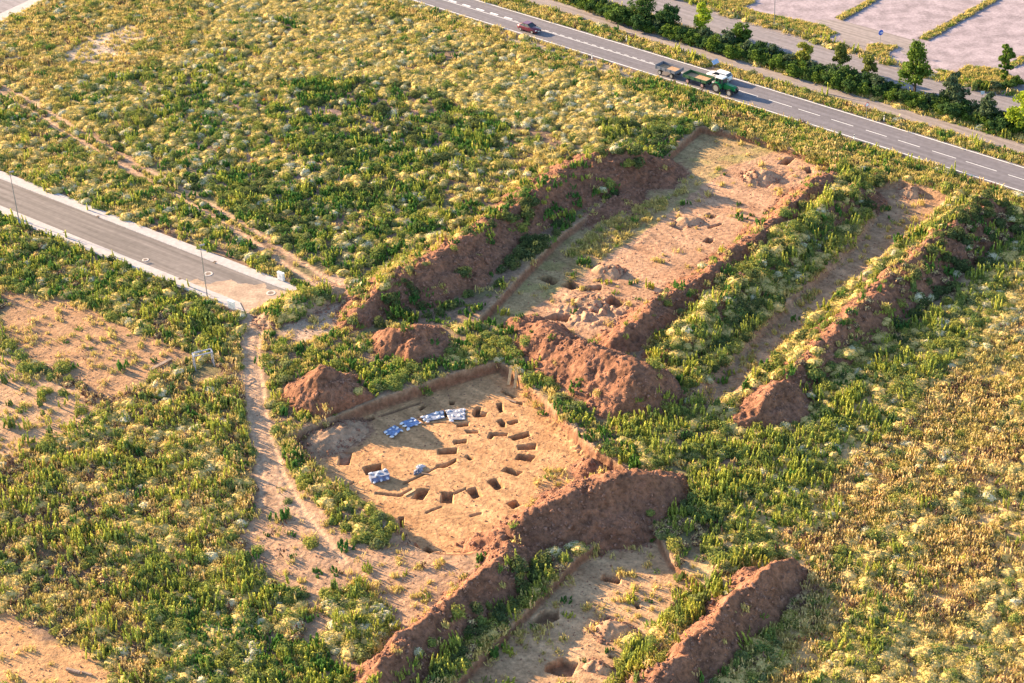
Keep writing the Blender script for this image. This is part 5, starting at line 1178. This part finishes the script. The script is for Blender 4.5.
for i, (px, py, g) in enumerate(bags):
    x, y = at(px+random.uniform(-.8, .8), py+random.uniform(-.6, .6), ZM+.15); o = link('sandbag', bagm, loc=(x, y, ZM+.2), rot=(random.uniform(-.1, .1), random.uniform(-.1, .1), random.uniform(0, 3.1))); q = random.uniform(.34, .62); o.scale = (q, q*random.uniform(.8, 1.3), q)
    tag(o, SN[g], 'sandbag', 'sandbags on the '+{'a': 'leftmost', 'b': 'second', 'c': 'long', 'd': 'pale'}[g]+' sheet')
# covered crate block with bags
x, y = at(379.5, 479.5, ZM); ca_ = math.atan2(*(np.subtract(at(389, 476, ZM), at(372, 480, ZM))[::-1]))
t = empty('covered_pallet', (x, y, ZM), ca_, label='low pallet block with a pale plastic cover and dark blue front, beside a square pit', cat='pallet')
b = MB(); b.box((0, 0, .42), (2.3, 1.25, .7)); b.build('block', M['blueplast'], t, bevel=.04)
b = MB(); b.box((0, .05, .80), (2.4, 1.3, .06)); b.build('cover', M['greyplast'], t, bevel=.02)
b = MB()
for i in (-1, 0, 1): b.box((i*1.0, 0, .06), (.12, 1.2, .12))
b.build('runner', M['oldwood'], t)
for i, (u, v, w) in enumerate([(-.9, .35, .93), (0, .2, .93), (.85, .4, .93), (-.4, -.3, .93), (-.85, -.78, .35), (0, -.78, .4), (.8, -.78, .45)]):
    c, s_ = math.cos(ca_), math.sin(ca_); o = link('sandbag', bagm, loc=(x+u*c-v*s_, y+u*s_+v*c, ZM+w), rot=(0, 0, ca_+.3*i)); o.scale = (.55, .55, .6)
    tag(o, 'white sandbag on top of the covered pallet block' if v > -.5 else 'white sandbag leaning on the dark front of the pallet block', 'sandbag', 'sandbags on the pallet block' if v > -.5 else 'sandbags in front of the pallet block')
def crumple(px, py, z, sx, sy, sz, label, mat, seed, rz=0):
    x, y = at(px, py, z+.2); b = bmesh.new(); bmesh.ops.create_icosphere(b, subdivisions=4, radius=1)
    for v in b.verts:
        p = v.co; k = 1+.35*math.sin(p.x*9+seed*3)*math.sin(p.y*8+seed)+.2*math.sin(p.y*17+p.x*7); hz_ = abs(math.sin(p.x*7+seed))*.6+abs(math.sin(p.y*9+p.x*5+seed*2))*.5; v.co = Vector((p.x*sx*k, p.y*sy*k, (max(-.1, p.z)*(.25+.75*hz_))*sz))
    me = bpy.data.meshes.new('crumpled_sheet'); b.to_mesh(me); b.free(); me.materials.append(mat)
    return tag(link('crumpled_sheet', me, loc=(x, y, z), rot=(0, 0, rz)), label, 'plastic sheet')
crumple(418, 470.2, ZM, .7, .4, .38, 'crumpled blue-white plastic bundle in the middle of the pit', M['greyplast'], 1, 1.0)
crumple(420.5, 466, ZM, .5, .25, .45, 'small white plastic bundle just behind the larger one in the pit', M['bag'], 2, .2)
crumple(382, 527, .3, .5, .3, .5, 'blue-white plastic litter beside the bush on the lip of the pit', M['greyplast'], 3, -.6)
crumple(393.5, 531, .1, .3, .2, .4, 'small white scrap of plastic on the pit edge right of the bush', M['bag'], 4, .5)
def plank(p0, p1, z0, z1, w, th, label, mat, name='plank'):
    a = Vector((*at(p0[0], p0[1], z0), z0)); c = Vector((*at(p1[0], p1[1], z1), z1)); d = c-a; m = (a+c)/2
    b = MB(); b.box((0, 0, 0), (d.length, w, th)); 
    for q in (-.35, .35): b.box((q*d.length, 0, th/2+.004), (.06, w*.9, .008))
    o = b.build(name, mat, loc=tuple(m), rot=(0, 0, 0), bevel=.008); o.rotation_euler = d.to_track_quat('X', 'Z').to_euler(); return tag(o, label, 'plank')
plank((404.5, 495.5), (415, 489.5), ZM+.1, ZM+.1, .35, .06, 'pale wooden plank lying on the pit floor', M['wood'])
plank((508.6, 385), (511.5, 365.5), ZM+.0, .35, .40, .22, 'sunlit plank leaning on the far corner of the pit, left one of two', M['wood'])
plank((514.8, 388.5), (517, 368.5), ZM+.0, .35, .40, .22, 'sunlit plank leaning on the far corner of the pit, right one of two', M['wood'])
plank((430, 474.3), (420, 473), ZM+.08, ZM+.1, .12, .1, 'narrow dark strip beside the plastic bundles in the pit', M['oldwood'])  # narrow dark strip on the floor, right of the bundles
plank((150, 370), (171, 359), .15, .15, .5, .2, 'dark beam half buried in the tan soil left of the metal frame', M['oldwood'])
plank((66.5, 669), (80, 672.5), .15, .15, .3, .3, 'dark broken log on sandy soil at the lower left', M['oldwood'], 'log')
plank((82, 672), (92, 675), .12, .12, .2, .22, 'thinner dark log lying right of the broken one', M['oldwood'], 'log')
plank((505, 398), (516, 402.5), ZM+.05, ZM+.05, .2, .1, 'thin dark timber on the shaded pit floor below the leaning planks', M['oldwood'])
# frame in the weeds
xa_, ya_ = at(196, 371); xb_, yb_ = at(214.5, 366.5); dx, dy = xb_-xa_, yb_-ya_; wl = math.hypot(dx, dy)
t = empty('metal_frame', ((xa_+xb_)/2, (ya_+yb_)/2, 0), math.atan2(dy, dx), label='blue-grey gate-shaped frame standing among weeds left of the dirt track', cat='frame')
for sx in (-1, 1):
    for yy in (0, .9):
        b = MB(); b.box((sx*wl/2, yy, 1.15), (.09, .09, 2.3)); b.build('post', M['frame'], t)
b = MB(); b.box((0, 0, 2.25), (wl, .10, .12)).box((0, .9, 2.25), (wl, .10, .12)); b.build('top_rail', M['frame'], t)
b = MB(); b.tube([(-.2*wl, .45, 1.2), (.2*wl, .45, 2.2)], [.04, .04], 6); b.build('brace', M['frame'], t)
b = MB(); b.box((wl/2, .45, 2.25), (.10, .8, .10)).box((-wl/2, .45, 2.25), (.10, .8, .10)); b.build('side_rail', M['frame'], t)
# stones by the road
rm = [rock('stone', M['stone'], s, .35) for s in (5, 6, 7)]
rr = random.Random(4)
for i in range(26):
    x, y = at(458+rr.gauss(0, 8), 34+rr.gauss(0, 2.6)); o = link('stone', rm[i % 3], loc=(x, y, .25), rot=(rr.random(), rr.random(), rr.random()*6)); q = rr.uniform(.6, 1.3); o.scale = (q, q, q)
    tag(o, 'pale stone in the loose pile near the top, between field and road', 'stone', 'pile of pale stones')

# ------------------------------------------------------------------ light
EL, AZ = R(16.8), R(36)
sd_ = Vector((-math.cos(AZ)*math.cos(EL), math.sin(AZ)*math.cos(EL), math.sin(EL)))   # towards the sun
sun = bpy.data.lights.new('sun', 'SUN'); so = bpy.data.objects.new('sun', sun); COL.objects.link(so)
sun.energy = 5.0; sun.angle = R(.5); sun.color = (1.0, .73, .44); so.rotation_euler = sd_.to_track_quat('Z', 'Y').to_euler(); so.location = sd_*300
wd = bpy.data.worlds.new('World'); SC.world = wd; wd.use_nodes = True; nt = wd.node_tree
bg = nt.nodes['Background']; sk = nt.nodes.new('ShaderNodeTexSky'); sk.sky_type = 'NISHITA'; sk.sun_disc = False; sk.sun_elevation = EL; sk.sun_rotation = math.atan2(sd_.x, sd_.y)
sk.air_density = 1.0; sk.dust_density = .6; sk.ozone_density = 1.5; nt.links.new(sk.outputs[0], bg.inputs[0]); bg.inputs[1].default_value = .10
SC.view_settings.view_transform = 'Standard'; SC.view_settings.look = 'None'; SC.view_settings.gamma = 1; SC.view_settings.exposure = 1.94
SC.cycles.max_bounces = 5; SC.cycles.diffuse_bounces = 3; SC.cycles.use_denoising = True
